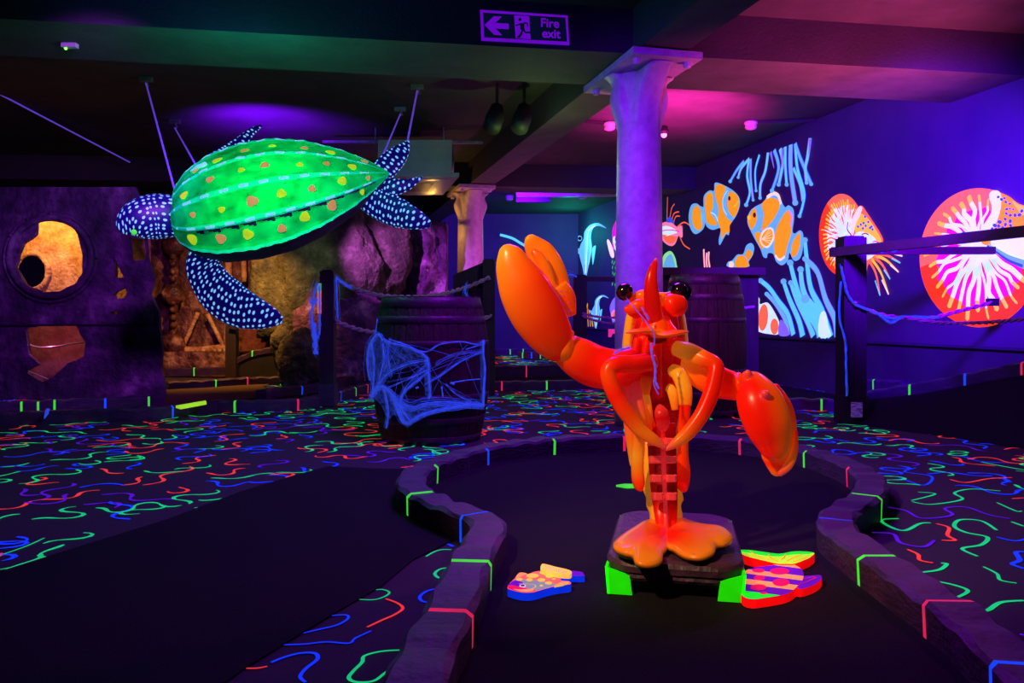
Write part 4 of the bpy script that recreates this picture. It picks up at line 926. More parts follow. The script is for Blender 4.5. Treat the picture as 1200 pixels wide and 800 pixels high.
rp = thing('gate_board', tuple(P(560, 462, 8.7)), 'dark board with sloping top joined to a post behind the left barrel', 'post')
post('upright', 566, 580, 305, 8.7, None, par=rp)
m = MB(); m.prism([P(531, 322, 8.75), P(567, 307, 8.75), P(567, 462, 8.75), P(531, 462, 8.75)], (0, .08, 0)); m.build('board', M['post'], rp)
def rope(pxs, r, label, mt='rope', tw=True, name='barrier_rope'):
    m = MB(); base = [Vector(q) for q in cr([tuple(P(*p)) for p in pxs], 14)]; N = len(base)
    L_ = 0; st = [[], []]
    for i, p in enumerate(base):
        if i: L_ += (p-base[i-1]).length
        t = (base[min(i+1, N-1)]-base[max(0, i-1)]).normalized(); s_ = t.cross(Vector((0, 0, 1))).normalized(); n_ = s_.cross(t)
        for k in (0, 1):
            a = L_/.05*2+k*math.pi; st[k].append(p+(s_*math.cos(a)+n_*math.sin(a))*r*.55)
    for k in (0, 1): m.tube(st[k], r*.62, 6)
    return tag(m.build(name, M[mt], None, True), label, 'rope')
rope([(392, 327, 7.6), (408, 335, 7.7), (440, 345, 7.85), (480, 348, 8.1), (515, 345, 8.3), (550, 335, 8.6), (574, 325, 8.62)], .022, 'upper pale rope from the rope post over the barrel top to the gate board')
rope([(392, 376, 7.6), (430, 388, 7.8), (490, 392, 8.1), (540, 382, 8.5), (576, 370, 8.62)], .022, 'lower pale rope running behind the left barrel')
def simpleweb(name, strands, mt, label, fz=6, sp=.012, fr=.0012):
    global m
    m = MB(); r_ = random.Random(9)
    for pts, r in strands:
        q = [Vector(v) for v in cr([tuple(P(*p)) for p in pts], 6)]
        m.tube(q, [r*(1+.4*math.sin(i*1.9)) for i in range(len(q))], 5)
        for _ in range(fz):
            o = Vector((r_.gauss(0, sp), r_.gauss(0, sp), r_.gauss(0, sp)))
            m.tube([v+o+Vector((r_.gauss(0, sp*.3), 0, r_.gauss(0, sp*.3))) for v in q], fr, 4)
    return tag(m.build(name, M[mt], None, True), label, 'cobweb')
simpleweb('cobweb', [([(372, 332, 7.5), (367, 350, 7.5), (366, 380, 7.5), (371, 402, 7.5)], .008), ([(368, 350, 7.5), (367, 356, 7.5)], .03), ([(367, 378, 7.5), (369, 400, 7.5), (370, 415, 7.5)], .02), ([(374, 335, 7.5), (375, 370, 7.5), (374, 392, 7.5), (369, 400, 7.5)], .005)], 'web', 'small cobweb dangling beside the tape on the rope post')
simpleweb('cobweb', [([(394, 325, 7.55), (395, 350, 7.55), (396, 374, 7.55)], .005), ([(394, 325, 7.55), (404, 333, 7.55), (412, 337, 7.6)], .008)], 'web', 'thin cobweb threads between the two ropes at the rope post')
simpleweb('cobweb', [([(547, 333, 8.5), (545, 342, 8.5), (548, 348, 8.5)], .006)], 'web', 'cobweb threads tied on the upper rope near the gate board')
# front fence on the right
ff = thing('rail_fence', tuple(P(997, 495, 6.45)), 'dark front fence post with two rails leading right, before the nautilus murals', 'fence')
post('upright', 984, 1010, 279, 6.45, None, par=ff)
m = MB(); m.box(P(997, 480, 6.45), (.195, .195, .235)); m.build('base_sleeve', M['post'], ff)
m = MB(); m.bar(P(975, 296, 6.5), P(1205, 270.5, 4.98), .06, .068); m.bar(P(1205, 270.5, 4.98), P(1500, 240, 3.9), .06, .06); m.build('rail', M['rail'], ff)
m = MB(); m.bar(P(975, 294, 6.56), P(1165, 293.5, 6.56), .05, .06); m.build('rail', M['rail'], ff)
m = MB(); m.box(P(1163, 354, 6.5), (.07, .07, .06)); m.build('rope_block', M['black'], ff)
m = MB(); m.prism([P(997, 471, 6.33), P(1010.5, 471, 6.33), P(1010.5, 489, 6.33), P(997, 489, 6.33)], (0, -.004, 0)); tag(m.build('paper_notice', M['paper']), 'small printed notice stuck low on the front fence post', 'notice')
rope([(1000, 354, 6.36), (1015, 362, 6.4), (1040, 370, 6.4), (1085, 373, 6.4), (1125, 364, 6.45), (1162, 354, 6.48)], .016, 'dusty pink rope sagging from the front fence post to the small block', 'pink_rope')
rope([(1060, 372, 6.3), (1100, 378, 6.1), (1150, 378, 5.6), (1200, 374, 5.1), (1260, 366, 4.7)], .015, 'dusty pink rope running on to the right edge, below the sagging one', 'pink_rope')
simpleweb('cobweb', [([(986, 312, 6.33), (990, 330, 6.33), (994, 345, 6.33), (1003, 357, 6.33)], .006), ([(1003, 357, 6.33), (1020, 364, 6.33), (1045, 373, 6.33), (1060, 371, 6.33), (1100, 372, 6.33)], .008), ([(1030, 368, 6.3), (1044, 378, 6.3), (1056, 372, 6.3)], .007), ([(985, 330, 6.33), (983, 370, 6.33), (990, 400, 6.33), (991, 430, 6.33), (992, 464, 6.33)], .005)], 'web', 'blue cobweb threads on the front fence post and its rope', 5, .006)
simpleweb('cobweb', [([(1030, 287, 6.15), (1034, 295, 6.15), (1038, 290, 6.12), (1048, 287, 6.08), (1055, 289, 6.05), (1046, 294, 6.05)], .004)], 'web', 'blue cobweb wisps wound on the upper right rail near the post', 8, .012)
simpleweb('cobweb', [([(1128, 272, 5.38), (1134, 276, 5.38), (1131, 284, 5.38)], .004)], 'web', 'blue cobweb wisp on the upper right rail before the large nautilus', 8, .008)
# far fence behind the column
fb = thing('far_fence', tuple(P(679, 440, 10.6)), 'dark far fence post and rail before the angelfish painting', 'fence')
post('upright', 672, 687, 323, 10.6, None, par=fb); m = MB(); m.bar(P(684, 327, 10.6), P(790, 327, 10.4), .07, .06); m.build('rail', M['rail'], fb)
rope([(682, 367, 10.5), (700, 371, 10.5), (725, 372, 10.5), (760, 370, 10.4)], .016, 'upper thin rope on the far fence', 'pink_rope')
rope([(682, 370, 10.45), (700, 376, 10.45), (722, 379, 10.45), (760, 372, 10.4)], .016, 'lower sagging rope on the far fence', 'pink_rope')
simpleweb('cobweb', [([(676, 324, 10.5), (666, 322, 10.5), (661, 332, 10.5), (666, 342, 10.5)], .01)], 'web', 'bit of blue cobweb on top of the far fence post', 6, .02)
# dark screen behind the right barrel
sc_ = thing('timber_screen', (2.0, 7.75, 0), 'dark timber screen with a flat top rail behind the right barrel', 'screen')
m = MB(); m.prism([P(774, 323, 7.75), P(889, 323, 7.9), P(889, 472, 7.9), P(774, 472, 7.75)], (0, .05, 0)); m.build('panel', M['post'], sc_)
m = MB(); m.bar(P(772, 318, 7.72), P(893, 318, 7.86), .16, .07); m.build('top_rail', M['rail'], sc_)
m = MB(); m.bar(P(866, 361, 7.6), P(884, 359, 7.6), .02, .02); m.build('bracket', M['metal'], sc_)

# ================================================================ SIGN, CEILING FITTINGS
u_ = Vector((7.39, 1.23, 0)).normalized(); n_ = Vector((u_.y, -u_.x, 0))
def BF(x, y, off=0.0):
    k = (x-600)/F; # ray (k,1); line n_a + t*u_ + n_*off
    ox, oy = n_a[0]+n_.x*off, n_a[1]+n_.y*off; den = u_.x-k*u_.y; t = (k*oy-ox)/den; d = oy+t*u_.y; return P(x, y, d)
es = thing('exit_sign', tuple(BF(615, 50)), 'fire exit sign with arrow and running figure on the dark beam face', 'sign')
r8 = lambda p: (550+p[0]/9.23, p[1]/9.23)
def sgn(pts, off, sm=False): return [BF(*r8(p), off) for p in (cr(pts, 4, True) if sm else pts)]
m = MB(); m.prism(sgn([(118, 105), (1062, 168), (1082, 485), (132, 435)], .012), n_*-.011); m.build('board', M['sign_p'], es)
m = MB(); m.poly(sgn([(148, 135), (1040, 190), (1058, 452), (160, 405)], .014)); m.build('green_field', M['sign_g'], es)
m = MB()
m.poly(sgn([(165, 270), (265, 175), (352, 180), (280, 248), (425, 256), (427, 316), (285, 308), (355, 382), (268, 376)], .016)); m.build('arrow', M['sign_p'], es, tri=True)
m = MB(); m.poly(sgn([(485, 165), (648, 175), (655, 345), (665, 425), (500, 412)], .016)); m.build('door_pictogram', M['sign_p'], es)
m = MB(); m.poly(sgn(circ(548, 210, 18), .018)); 
for pts, w_ in (([(575, 250), (572, 300), (585, 325)], 46), ([(560, 255), (530, 268), (500, 275)], 16), ([(585, 250), (620, 250), (632, 285)], 16), ([(585, 320), (610, 350), (655, 352), (672, 368)], 20), ([(575, 320), (560, 365), (535, 400)], 24)):
    m.ribbon([BF(*r8(p), .018) for p in cr(pts, 4)], w_/9.23*5.9/F, n_, 0)
m.poly(sgn([(520, 390), (550, 385), (555, 410), (515, 408)], .018)); m.build('running_figure', M['sign_g'], es, tri=True)
def text(s, x, y, hpx, par, mt, name):
    cu = bpy.data.curves.new('t', 'FONT'); cu.body = s; cu.size = 1; cu.offset = .022; cu.extrude = 0; to = bpy.data.objects.new('t', cu); COL.objects.link(to)
    me = bpy.data.meshes.new_from_object(to.evaluated_get(bpy.context.evaluated_depsgraph_get())); bpy.data.objects.remove(to)
    a = BF(*r8((x, y)), .018); sc = hpx/9.23*5.9/F/.7; m = MB()
    for v in me.vertices: m.vert(a+u_*v.co.x*sc+Vector((0, 0, 1))*v.co.y*sc)
    for p in me.polygons: m.face(tuple(p.vertices))
    m.build(name, mt, par)
text('Fire', 768, 288, 92, es, M['sign_p'], 'lettering'); text('exit', 785, 402, 92, es, M['sign_p'], 'lettering')
def dome(x, y, z, label, r=.05, conduit=None, mt='plastic', name='ceiling_detector'):
    d = HB(y, z); c = P(x, y, d); t = thing(name, tuple(c), label, 'ceiling fitting')
    zt = (CE if z > 2.8 else 2.77); m = MB(); m.lathe((c.x, c.y, zt-.07), [(r*.4, -.03), (r*.8, -.02), (r, .0), (r*.9, .03), (r*1.1, .035), (r*1.1, .065)], 20); m.build('body', M[mt], t, True)
    if conduit:
        q = P(conduit[0], conduit[1], HB(conduit[1], z)); m = MB(); m.bar((c.x, c.y, zt-.02), (q.x, q.y, zt-.02), .03, .03); m.build('conduit', M['black'], t)
    return c
dome(880, 150, 3.02, 'small round ceiling fitting fed by a black pipe near the mural wall', .07, (955, 147)); dome(714, 151, 3.02, 'small round ceiling fitting with pipe just left of the big column', .07, (672, 147))
dome(157, 192, 3.02, 'small white detector far left above the shipwreck wall', .07); dome(597, 235, 3.0, 'small detector on the far ceiling left of the tube light', .07); dome(682, 233, 3.0, 'small detector on the far ceiling right of the tube light', .09)
c = P(77, 56, HB(56, 2.74)); gl = thing('alarm_beacon', tuple(c), 'tiny device with a bright green light under the beam at upper left', 'ceiling fitting')
m = MB(); m.box((c.x+.03, c.y, 2.755), (.10, .05, .03)); m.build('body', M['plastic'], gl); m = MB(); m.ball((c.x, c.y, 2.735), .009, 0, 10, 8); m.build('green_light', M['led'], gl)
c = P(778, 157, HB(157, 3.0)); ul = thing('ultraviolet_lamp', tuple(c), 'small bright violet lamp under the ceiling just right of the big column', 'lamp')
m = MB(); m.lathe((c.x, c.y, 3.0), [(.05, 0), (.06, .03), (.03, .09)], 16); m.build('housing', M['black'], ul); m = MB(); m.ball((c.x, c.y, 2.99), .035, 0, 12, 8); m.build('lamp_face', M['uvled'], ul)
# batten lights at the back
bl = thing('tube_light', tuple(P(665, 228, 14.2)), 'long unlit white tube light on the far ceiling', 'lamp')
m = MB(); m.bar(P(605, 228.5, 14.2), P(730, 226.5, 14.2), .12, .09); m.build('housing', M['tube'], bl)
m = MB(); m.bar(P(605, 234.5, 13.6), P(645, 234.5, 13.6), .10, .07); tag(m.build('ceiling_track', M['black']), 'short black track under the far ceiling below the tube light', 'lamp')
# air conditioner
ac = thing('air_conditioner', (-.95, 9.9, 2.45), 'ceiling mounted air conditioner with square grille behind the turtle tail', 'air conditioner')
A_ = [P(436, 207, 9.3), P(538, 207, 9.3), P(519, 228.5, 10.7), P(437, 228.5, 10.7)]
m = MB(); m.prism(A_, (0, 0, .045)); m.build('fascia', M['plastic'], ac)
cc = sum(A_, Vector())/4
for k, mt in ((.80, 'metal'), (.62, 'plastic'), (.5, 'hoop')):
    m = MB(); m.prism([cc+(q-cc)*k-Vector((0, 0, .004+.012*(1-k))) for q in A_], (0, 0, .004)); m.build('grille', M[mt], ac)
m = MB(); m.prism([cc+(q-cc)*.86+Vector((0, 0, .045)) for q in A_], (0, 0, .40)); m.build('casing', M['plastic'], ac)
m = MB(); m.lathe(P(520, 207, 9.9), [(.12, .05), (.13, .2), (.11, .36)], 16); m.build('duct', M['pinksign'] if False else M['hoop'], ac, True)
for x in (440, 520):
    m = MB(); q = P(x, 168, 9.7); m.bar((q.x, 9.7, 2.9), (q.x, 9.7, 3.1), .015, .015, up=(0, 1, 0)); m.build('hanger_rod', M['metal'], ac)
m = MB(); m.bar(P(378, 166, 9.95), P(566, 167, 9.95), .03, .03); tag(m.build('ceiling_pipe', M['metal']), 'thin pipe running level above the air conditioner', 'pipe')
for x, lb_ in ((580, 'left'), (612, 'right')):
    p = P(x, 138, 7.8); t = thing('spotlight', tuple(p), f'{lb_} one of two black spotlights under the ceiling left of the big column', 'lamp', 'black spotlights')
    m = MB(); m.tube([p+Vector((-.03, -.1, -.12)), p+Vector((0, 0, 0)), p+Vector((.02, .05, .12))], [.085, .09, .06], 16); m.build('can', M['black'], t, True)
    m = MB(); m.bar(p+Vector((.02, .05, .1)), (p.x+.02, p.y+.05, CE), .03, .03, up=(0, 1, 0)); m.build('bracket', M['black'], t)

# small things on the floor
m = MB(); m.lathe(P(718, 441, 9.1)*Vector((1, 1, 0)).length if False else (P(699, 443, 9.35).x, 9.35, .102), [(.06, 0), (.075, .012), (.07, .035)], 20); tag(m.build('course_puck', M['fish_red'], None, True), 'small red puck lying on the far kerb behind the claw arm', 'puck')
m = MB(); m.prism([FL(x, y, .016) for x, y in [(722, 568), (732, 566.5), (748, 566.8), (748, 569.5), (735, 570)]], (0, 0, -.009)); tag(m.build('leaf_marker', M['k_green']), 'flat glowing green leaf shape on the carpet behind the lobster', 'marker')
m = MB(); m.prism([FL(x, y, .125) for x, y in [(206, 475), (241, 469), (242, 471), (212, 476.5)]], (0, 0, -.02)); tag(m.build('green_board', M['fish_lime']), 'glowing green board lying on the kerb at the shipwreck opening', 'marker')
m = MB(); m.tube([FL(52, 490, .1), FL(56, 481, .09), FL(58, 492, .02)], [.004, .02, .01], 6); tag(m.build('paper_scrap', M['web']), 'scrap of blue cobweb on the kerb below the porthole', 'cobweb')
ps = thing('pink_sign', tuple(P(722, 425, 12.0)), 'tiny pink sign far behind, left of the lobster head', 'sign')
m = MB(); m.prism([P(713, 385.5, 12.0), P(723, 385.5, 12.0), P(723, 391, 12.0), P(718, 391, 12.0), P(716, 395, 12.0), P(713, 395, 12.0)], (0, .02, 0)); 
m.build('board', M['pinksign'], ps)
m = MB(); m.bar(P(722, 390, 12.01), P(722, 425, 12.01), .03, .03, up=(0, 1, 0)); m.build('stake', M['rail'], ps)
# ================================================================ TURTLE
T0, T1 = P(206, 256, 6.6), P(456, 203, 6.85)
tt = thing('sea_turtle', tuple((T0+T1)/2-Vector((0, 0, .4))), 'large glowing green shelled turtle with dotted navy flippers hanging from the ceiling', 'turtle')
Lh = (T1-T0).normalized(); Tc = Vector((0, -1, 0)); Tc = (Tc-Lh*Tc.dot(Lh)).normalized(); U0 = Lh.cross(Tc); U0 = -U0 if U0.z < 0 else U0
TAU = math.radians(42); Ut = U0*math.cos(TAU)+Tc*math.sin(TAU); Wt = Tc*math.cos(TAU)-U0*math.sin(TAU)
tab = [(0, .36), (.03, .56), (.09, .76), (.2, .93), (.35, 1.0), (.5, .97), (.65, .83), (.8, .58), (.91, .32), (.97, .13), (1, .02)]
def wsh(s):
    for (a, b), (c, d) in zip(tab, tab[1:]):
        if s <= c: t = (s-a)/(c-a); return b+(d-b)*t
    return .02
W0 = .66
def shell(s, th, lift=0):
    w_ = W0*wsh(s); h_ = .56*w_*(1+.1*math.sin(math.pi*s))
    g = (math.degrees(th)/30) % 1; dd = min(g, 1-g)*30
    k = 1+.050*max(0, 1-dd/6)-.022*math.sin(math.pi*g)+lift
    if dd < 7: k += .007*math.sin(s*110)*(1-dd/7)
    return T0+(T1-T0)*s+Wt*w_*math.cos(th)*k+Ut*h_*math.sin(th)*k
m = MB(); NS, NT = 150, 132; rows = []
for i in range(NS+1):
    rows.append([m.vert(shell(i/NS, math.pi*j/NT)) for j in range(NT+1)])
for i in range(NS):
    for j in range(NT):
        jj = j+.5; dd = abs((jj*180/NT+15) % 30-15); s = i/NS; mi = 0
        if dd < 3.3: mi = 1
        if 3 <= 30-jj*180/NT < 3+5.5*((s*13) % 1)*(1 if .12 < s < .93 else 0): mi = 5
        if dd < 1.6 and (i % 13) < 6 and 4 < i < 140 and 8 < jj < NT-8: mi = 2
        m.face((rows[i][j], rows[i][j+1], rows[i+1][j+1], rows[i+1][j]), mi)
m.face(rows[0][::-1])
rnd = random.Random(11)
for kk in range(6):
    for q in range(7):
        s = .10+.125*q+.04*(kk % 2)+rnd.uniform(-.015, .015); th = math.radians(15+30*kk+rnd.uniform(-3, 3)); c = shell(s, th)
        e1 = (shell(s+.01, th)-shell(s-.01, th)).normalized(); e2 = (shell(s, th+.03)-shell(s, th-.03)).normalized(); nn = e1.cross(e2).normalized()
        if nn.dot(Ut) < 0: nn = -nn
        r = rnd.uniform(.024, .044)*(.6+.5*wsh(s)); mi = 3 if (q+kk) % 2 else 4
        ring = [m.vert(c+nn*.004+(e1*math.cos(a)+e2*math.sin(a))*r*(1+.12*math.sin(3*a+q))) for a in [i*6.2832/14 for i in range(14)]]; ce = m.vert(c+nn*.012)
        for i in range(14): m.face((ce, ring[i], ring[(i+1) % 14]), mi)
m.build('shell', [M['shell'], M['shell_ridge'], M['dash'], M['spot_o'], M['spot_y'], M['plastron']], tt, True)
m = MB(); rows = []
for i in range(41):
    s = i/40; w_ = W0*wsh(s)*.97
    rows.append([m.vert(T0+(T1-T0)*s+Wt*w_*math.cos(a)-Ut*.58*w_*math.sin(a)) for a in [math.pi*j/16 for j in range(17)]])
for i in range(40):
    for j in range(16): m.face((rows[i][j], rows[i][j+1], rows[i+1][j+1], rows[i+1][j]))
m.face(rows[0]); m.build('belly', M['plastron'], tt, True)
def limb(pts, k, name, par, mt, seg=24, view=(0, 1, 0), n=6, smooth=True, uv=True, **kw):
    """pts: (x, y, depth, radius in px)"""
    q = cr(pts, n); m = MB(); P3 = [P(a, b, d) for a, b, d, r in q]; R = [max(.0015, r*d/F) for a, b, d, r in q]
    m.tube(P3, R, seg, 0, k, view, uv=uv, **kw)
    if par is None: return m
    return m.build(name, mt, par, smooth)
limb([(216, 254, 6.65, 20), (198, 253, 6.55, 25), (180, 254, 6.5, 26.5), (164, 257, 6.45, 24), (151, 262, 6.42, 18), (143, 267, 6.4, 10), (139, 270, 6.4, 3)], .85, 'head', tt, M['skin'], 32)
m = MB(); m.ball(P(157, 272, 6.27), .022, 0, 12, 8); m.build('eye', M['k_green'], tt, True)
limb([(240, 286, 6.5, 12), (236, 300, 6.45, 17), (239, 318, 6.4, 23), (254, 341, 6.3, 27), (276, 357, 6.25, 27), (301, 367, 6.2, 20), (320, 372, 6.2, 12), (331, 375, 6.2, 4)], .22, 'flipper', tt, M['skin'], 28, (0, 1, .3))
limb([(250, 186, 7.1, 8), (266, 177, 7.2, 8), (282, 166, 7.3, 7), (295, 154, 7.4, 5), (306, 147, 7.5, 1.5)], .3, 'flipper', tt, M['skin'], 20)
limb([(422, 228, 6.75, 12), (440, 238, 6.7, 17), (462, 247, 6.6, 18.5), (482, 255, 6.5, 14), (496, 260, 6.5, 9), (505, 263, 6.5, 3)], .25, 'flipper', tt, M['skin'], 26, (0, 1, .3))
limb([(438, 212, 6.9, 13), (449, 200, 6.95, 14), (461, 187, 7.0, 13.5), (470, 177, 7.05, 10), (477, 168, 7.1, 4), (479, 165, 7.1, 1)], .25, 'flipper', tt, M['skin'], 24)
limb([(436, 224, 6.85, 17), (450, 220, 6.85, 13), (464, 219, 6.8, 10), (478, 216, 6.8, 6.5), (488, 211, 6.8, 3.5), (495, 207, 6.8, 1)], .5, 'tail', tt, M['skin'], 22)
def cord(a, b, label, hook=True):
    t = thing('hanging_line', tuple(a), label, 'line'); m = MB(); m.tube([a, (a+b)/2, b], .009, 6); m.build('line', M['webv'], t, True)
    if hook: m = MB(); m.box((a.x, a.y, CE-.02), (.12, .05, .04)); m.tube([(a.x, a.y, CE-.03), (a.x+.02, a.y, CE-.09), tuple(a)], .014, 8); m.build('hook', M['metal'], t)
cord(P(171, 97, 7.65), shell(.02, 2.2), 'long violet cord holding the front of the turtle shell, left of the head')
cord(P(205, 150, 9.3), shell(.12, 2.6), 'short violet cord behind the front of the turtle shell')
cord(P(489, 106, 7.9), P(477, 168, 7.1), 'long violet cord holding the tip of the raised rear flipper')
cord(P(469, 134, 8.75), P(446, 188, 7.0), 'short violet cord near the turtle tail')
cord(P(-20, 100, 8.0), P(152, 190, 10.9), 'thin violet cord slanting across the dark upper left ceiling', False)
m = MB(); m.tube([shell(.12, 1.9, .03), shell(.155, 1.85, .05), shell(.20, 1.75, .03)], [.004, .012, .022], 8); tag(m.build('cobweb', M['dash'], None, True), 'white wisp of cobweb on the front upper ridge of the turtle shell', 'cobweb')

# ================================================================ PLINTH
pc = FL(787, 700, 0); dr = Vector((.20, .98, 0)).normalized(); px_ = Vector((dr.y, -dr.x, 0))
pf = Vector((.485, 2.42, 0))
pl = thing('display_plinth', (.56, 2.75, 0), 'scuffed purple black plinth with green corner legs under the lobster', 'plinth')
def prr(u, v, z): return pf+px_*u+dr*v+Vector((0, 0, z))
def outline(w_, l_, r, ins=0, n=8):
    pts = []
    for cx, cy, a0 in ((w_/2-r, r, -90), (w_/2-r, l_-r, 0), (-w_/2+r, l_-r, 90), (-w_/2+r, r, 180)):
        for i in range(n+1): a = math.radians(a0+90*i/n); pts.append((cx+math.cos(a)*(r-ins), cy+math.sin(a)*(r-ins)))
    return pts
m = MB(); prof = [(.022, .045), (.006, .050), (0, .060), (.004, .072), (-.003, .076), (-.004, .094), (.004, .106), (.02, .112)]; rg = []
for ins, z in prof: rg.append([m.vert(prr(u, v, z)) for u, v in outline(.41, .66, .10, ins)])
for a_, b_ in zip(rg, rg[1:]):
    for j in range(len(a_)): m.face((a_[j], a_[(j+1) % len(a_)], b_[(j+1) % len(a_)], b_[j]))
m.face(rg[0][::-1]); m.face(rg[-1]); m.build('top_board', M['plinth'], pl)
m = MB(); m.box(prr(0, .33, .026), (.26, .46, .05), 0, tuple(px_)); m.build('core', M['black'], pl)
for sx, vy in ((-1, .03), (1, .03), (-1, .62), (1, .62)):
    m = MB(); e = .185*sx; fr = .0 if vy < .3 else .6
    y0, y1 = (.005, .08) if vy < .3 else (.58, .655); t_ = .008
    yf = y0 if vy < .3 else y1
    m.prism([prr(e-sx*.06, yf, .001), prr(e+sx*.015, yf, .001), prr(e+sx*.022, yf, .088), prr(e-sx*.052, yf, .064)], dr*(t_ if vy < .3 else -t_)); m.prism([prr(e+sx*.015, y0, .001), prr(e+sx*.015, y1, .001), prr(e+sx*.022, y1, .085), prr(e+sx*.022, y0, .088)], px_*(-sx*t_)); m.build('corner_leg', M['bracket'], pl)

# ================================================================ LOBSTER
OR, YO, RD, DR, PK, MG, HO, BK = [lin(c) for c in ((255, 118, 25), (255, 168, 45), (255, 26, 8), (200, 8, 20), (250, 70, 85), (235, 30, 130), (255, 70, 12), (120, 5, 12))]  # BK: dark maroon that paints shade into chest, mouth and tail gaps
def mixc(a, b, t): t = max(0, min(1, t)); return tuple(a[i]+(b[i]-a[i])*t for i in range(3))
LB = thing('lobster_figure', (.53, 2.72, .115), 'large orange and red lobster figure standing upright on the plinth', 'lobster')
D = 2.76
def lt(mb, pts, k, cf, seg=20, view=(0, 1, 0), n=6, nf=None):
    q = cr(pts, n); mb.tube([P(a, b, d) for a, b, d, r in q], [max(.0012, r*d/F) for a, b, d, r in q], seg, 0, k, view, cf=cf, nf=nf)
grad = lambda *st: (lambda t, a: mixc(st[min(int(t*(len(st)-1)), len(st)-2)], st[min(int(t*(len(st)-1)), len(st)-2)+1], t*(len(st)-1)-min(int(t*(len(st)-1)), len(st)-2)))
def eb(mb, x, y, d, rx, ry, rz, c, rot=0, **kw):
    mb.cc = c; mb.ball(P(x, y, d), (rx*d/F, rz, ry*d/F), 0, 20, 14, Matrix.Rotation(rot, 3, 'Y'), **kw); mb.cc = (1, 1, 1)
# back shell (carapace and tail armour)
m = MB()
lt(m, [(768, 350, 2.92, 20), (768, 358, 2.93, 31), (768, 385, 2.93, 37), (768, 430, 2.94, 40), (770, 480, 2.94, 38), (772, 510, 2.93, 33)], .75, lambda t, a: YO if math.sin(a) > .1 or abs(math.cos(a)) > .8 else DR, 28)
for i in range(6):
    y = 505+i*19; lt(m, [(772+i*1.6, y-8, 2.92-.02*i, 30-i*2.4), (773+i*1.6, y+9, 2.92-.02*i, 33-i*2.6), (774+i*1.6, y+13, 2.92-.02*i, 28-i*2.4)], .6, lambda t, a: YO if abs(math.cos(a)) > .6 else PK, 22)
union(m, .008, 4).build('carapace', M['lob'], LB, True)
# under body, chest and head
m = MB()
lt(m, [(770, 356, 2.83, 20), (770, 375, 2.83, 25), (769, 400, 2.83, 28), (768, 440, 2.83, 31), (770, 475, 2.84, 26), (773, 505, 2.84, 20)], .55, grad(RD, DR, BK, BK, DR), 26)  # middle of the chest goes dark maroon, its shadow painted in
lt(m, [(743, 352, 2.78, 5), (752, 347, 2.77, 8), (766, 350, 2.77, 8), (782, 350, 2.77, 8), (796, 345, 2.77, 7)], .9, grad(HO, OR, HO))
lt(m, [(731, 362, 2.71, 3), (738, 362, 2.71, 6), (749, 357, 2.70, 7), (758, 358, 2.71, 5)], .9, grad(RD, HO, RD)); lt(m, [(736, 365, 2.74, 3), (744, 368, 2.735, 5), (752, 367, 2.74, 4)], .9, grad(RD, DR))
lt(m, [(784, 348, 2.71, 6), (788, 353, 2.69, 12), (793, 360, 2.685, 12.5), (794, 368, 2.70, 7)], .8, grad(HO, RD, RD), nf=lambda t, a: 1+.10*math.sin(3*a+t*3))
lt(m, [(766, 340, 2.74, 5), (767, 356, 2.72, 7), (769, 372, 2.705, 9), (771, 385, 2.70, 13), (771, 390, 2.71, 9)], .8, grad(RD, HO, HO))
for pts in ([(770, 389, 2.69, 3), (757, 387.5, 2.67, 3), (745, 388, 2.67, 3), (735, 389, 2.69, 1.2)], [(771, 391, 2.69, 3.5), (782, 392, 2.67, 3.5), (794, 389.5, 2.67, 3.2), (803, 388.5, 2.69, 1.2)]): lt(m, pts, 5.0, grad(OR, HO, OR), view=(0, 1, 0))
lt(m, [(779, 372, 2.73, 5), (782, 382, 2.71, 7), (785, 389, 2.70, 9)], 1, grad(RD, RD)); lt(m, [(758, 370, 2.75, 5), (757, 382, 2.73, 6), (756, 388, 2.71, 7)], 1, grad(DR, RD))
lt(m, [(760, 396, 2.72, 3), (770, 399, 2.70, 4), (780, 398, 2.72, 3)], 1, grad(BK, BK))
for x in (744, 756, 784, 793): lt(m, [(x+3, 396, 2.79, 4), (x, 425, 2.785, 5), (x+(772-x)*.3, 455, 2.79, 4)], .9, grad(RD, DR, mixc(DR, (0, 0, 0), .3)))
lt(m, [(771, 402, 2.77, 5), (770, 430, 2.76, 6), (772, 465, 2.78, 4)], .9, grad(RD, DR, DR))
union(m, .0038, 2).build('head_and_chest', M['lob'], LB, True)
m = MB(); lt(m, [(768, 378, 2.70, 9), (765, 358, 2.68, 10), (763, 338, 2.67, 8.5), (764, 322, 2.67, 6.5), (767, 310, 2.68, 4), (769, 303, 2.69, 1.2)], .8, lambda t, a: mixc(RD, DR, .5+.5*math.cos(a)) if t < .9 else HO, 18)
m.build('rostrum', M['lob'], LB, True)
for x, y in ((732, 342), (796, 341)):
    m = MB(); m.ball(P(x, y, 2.76), 10.3*2.76/F, 0, 28, 18); m.build('eye', M['eye'], LB, True)
    m = MB(); s_ = 1 if x < 768 else -1; lt(m, [(x+s_*3, y+3, 2.79, 5), (x+s_*10, y+9, 2.80, 6), (x+s_*18, y+12, 2.82, 7)], 1, grad(RD, HO)); m.build('eye_stalk', M['lob'], LB, True)
m = MB(); lt(m, [(792, 348, 2.8, 12), (797, 343, 2.78, 12.6), (798, 341, 2.765, 12.2)], 1, grad(DR, RD)); m.build('eye_socket', M['eye'], LB, True)
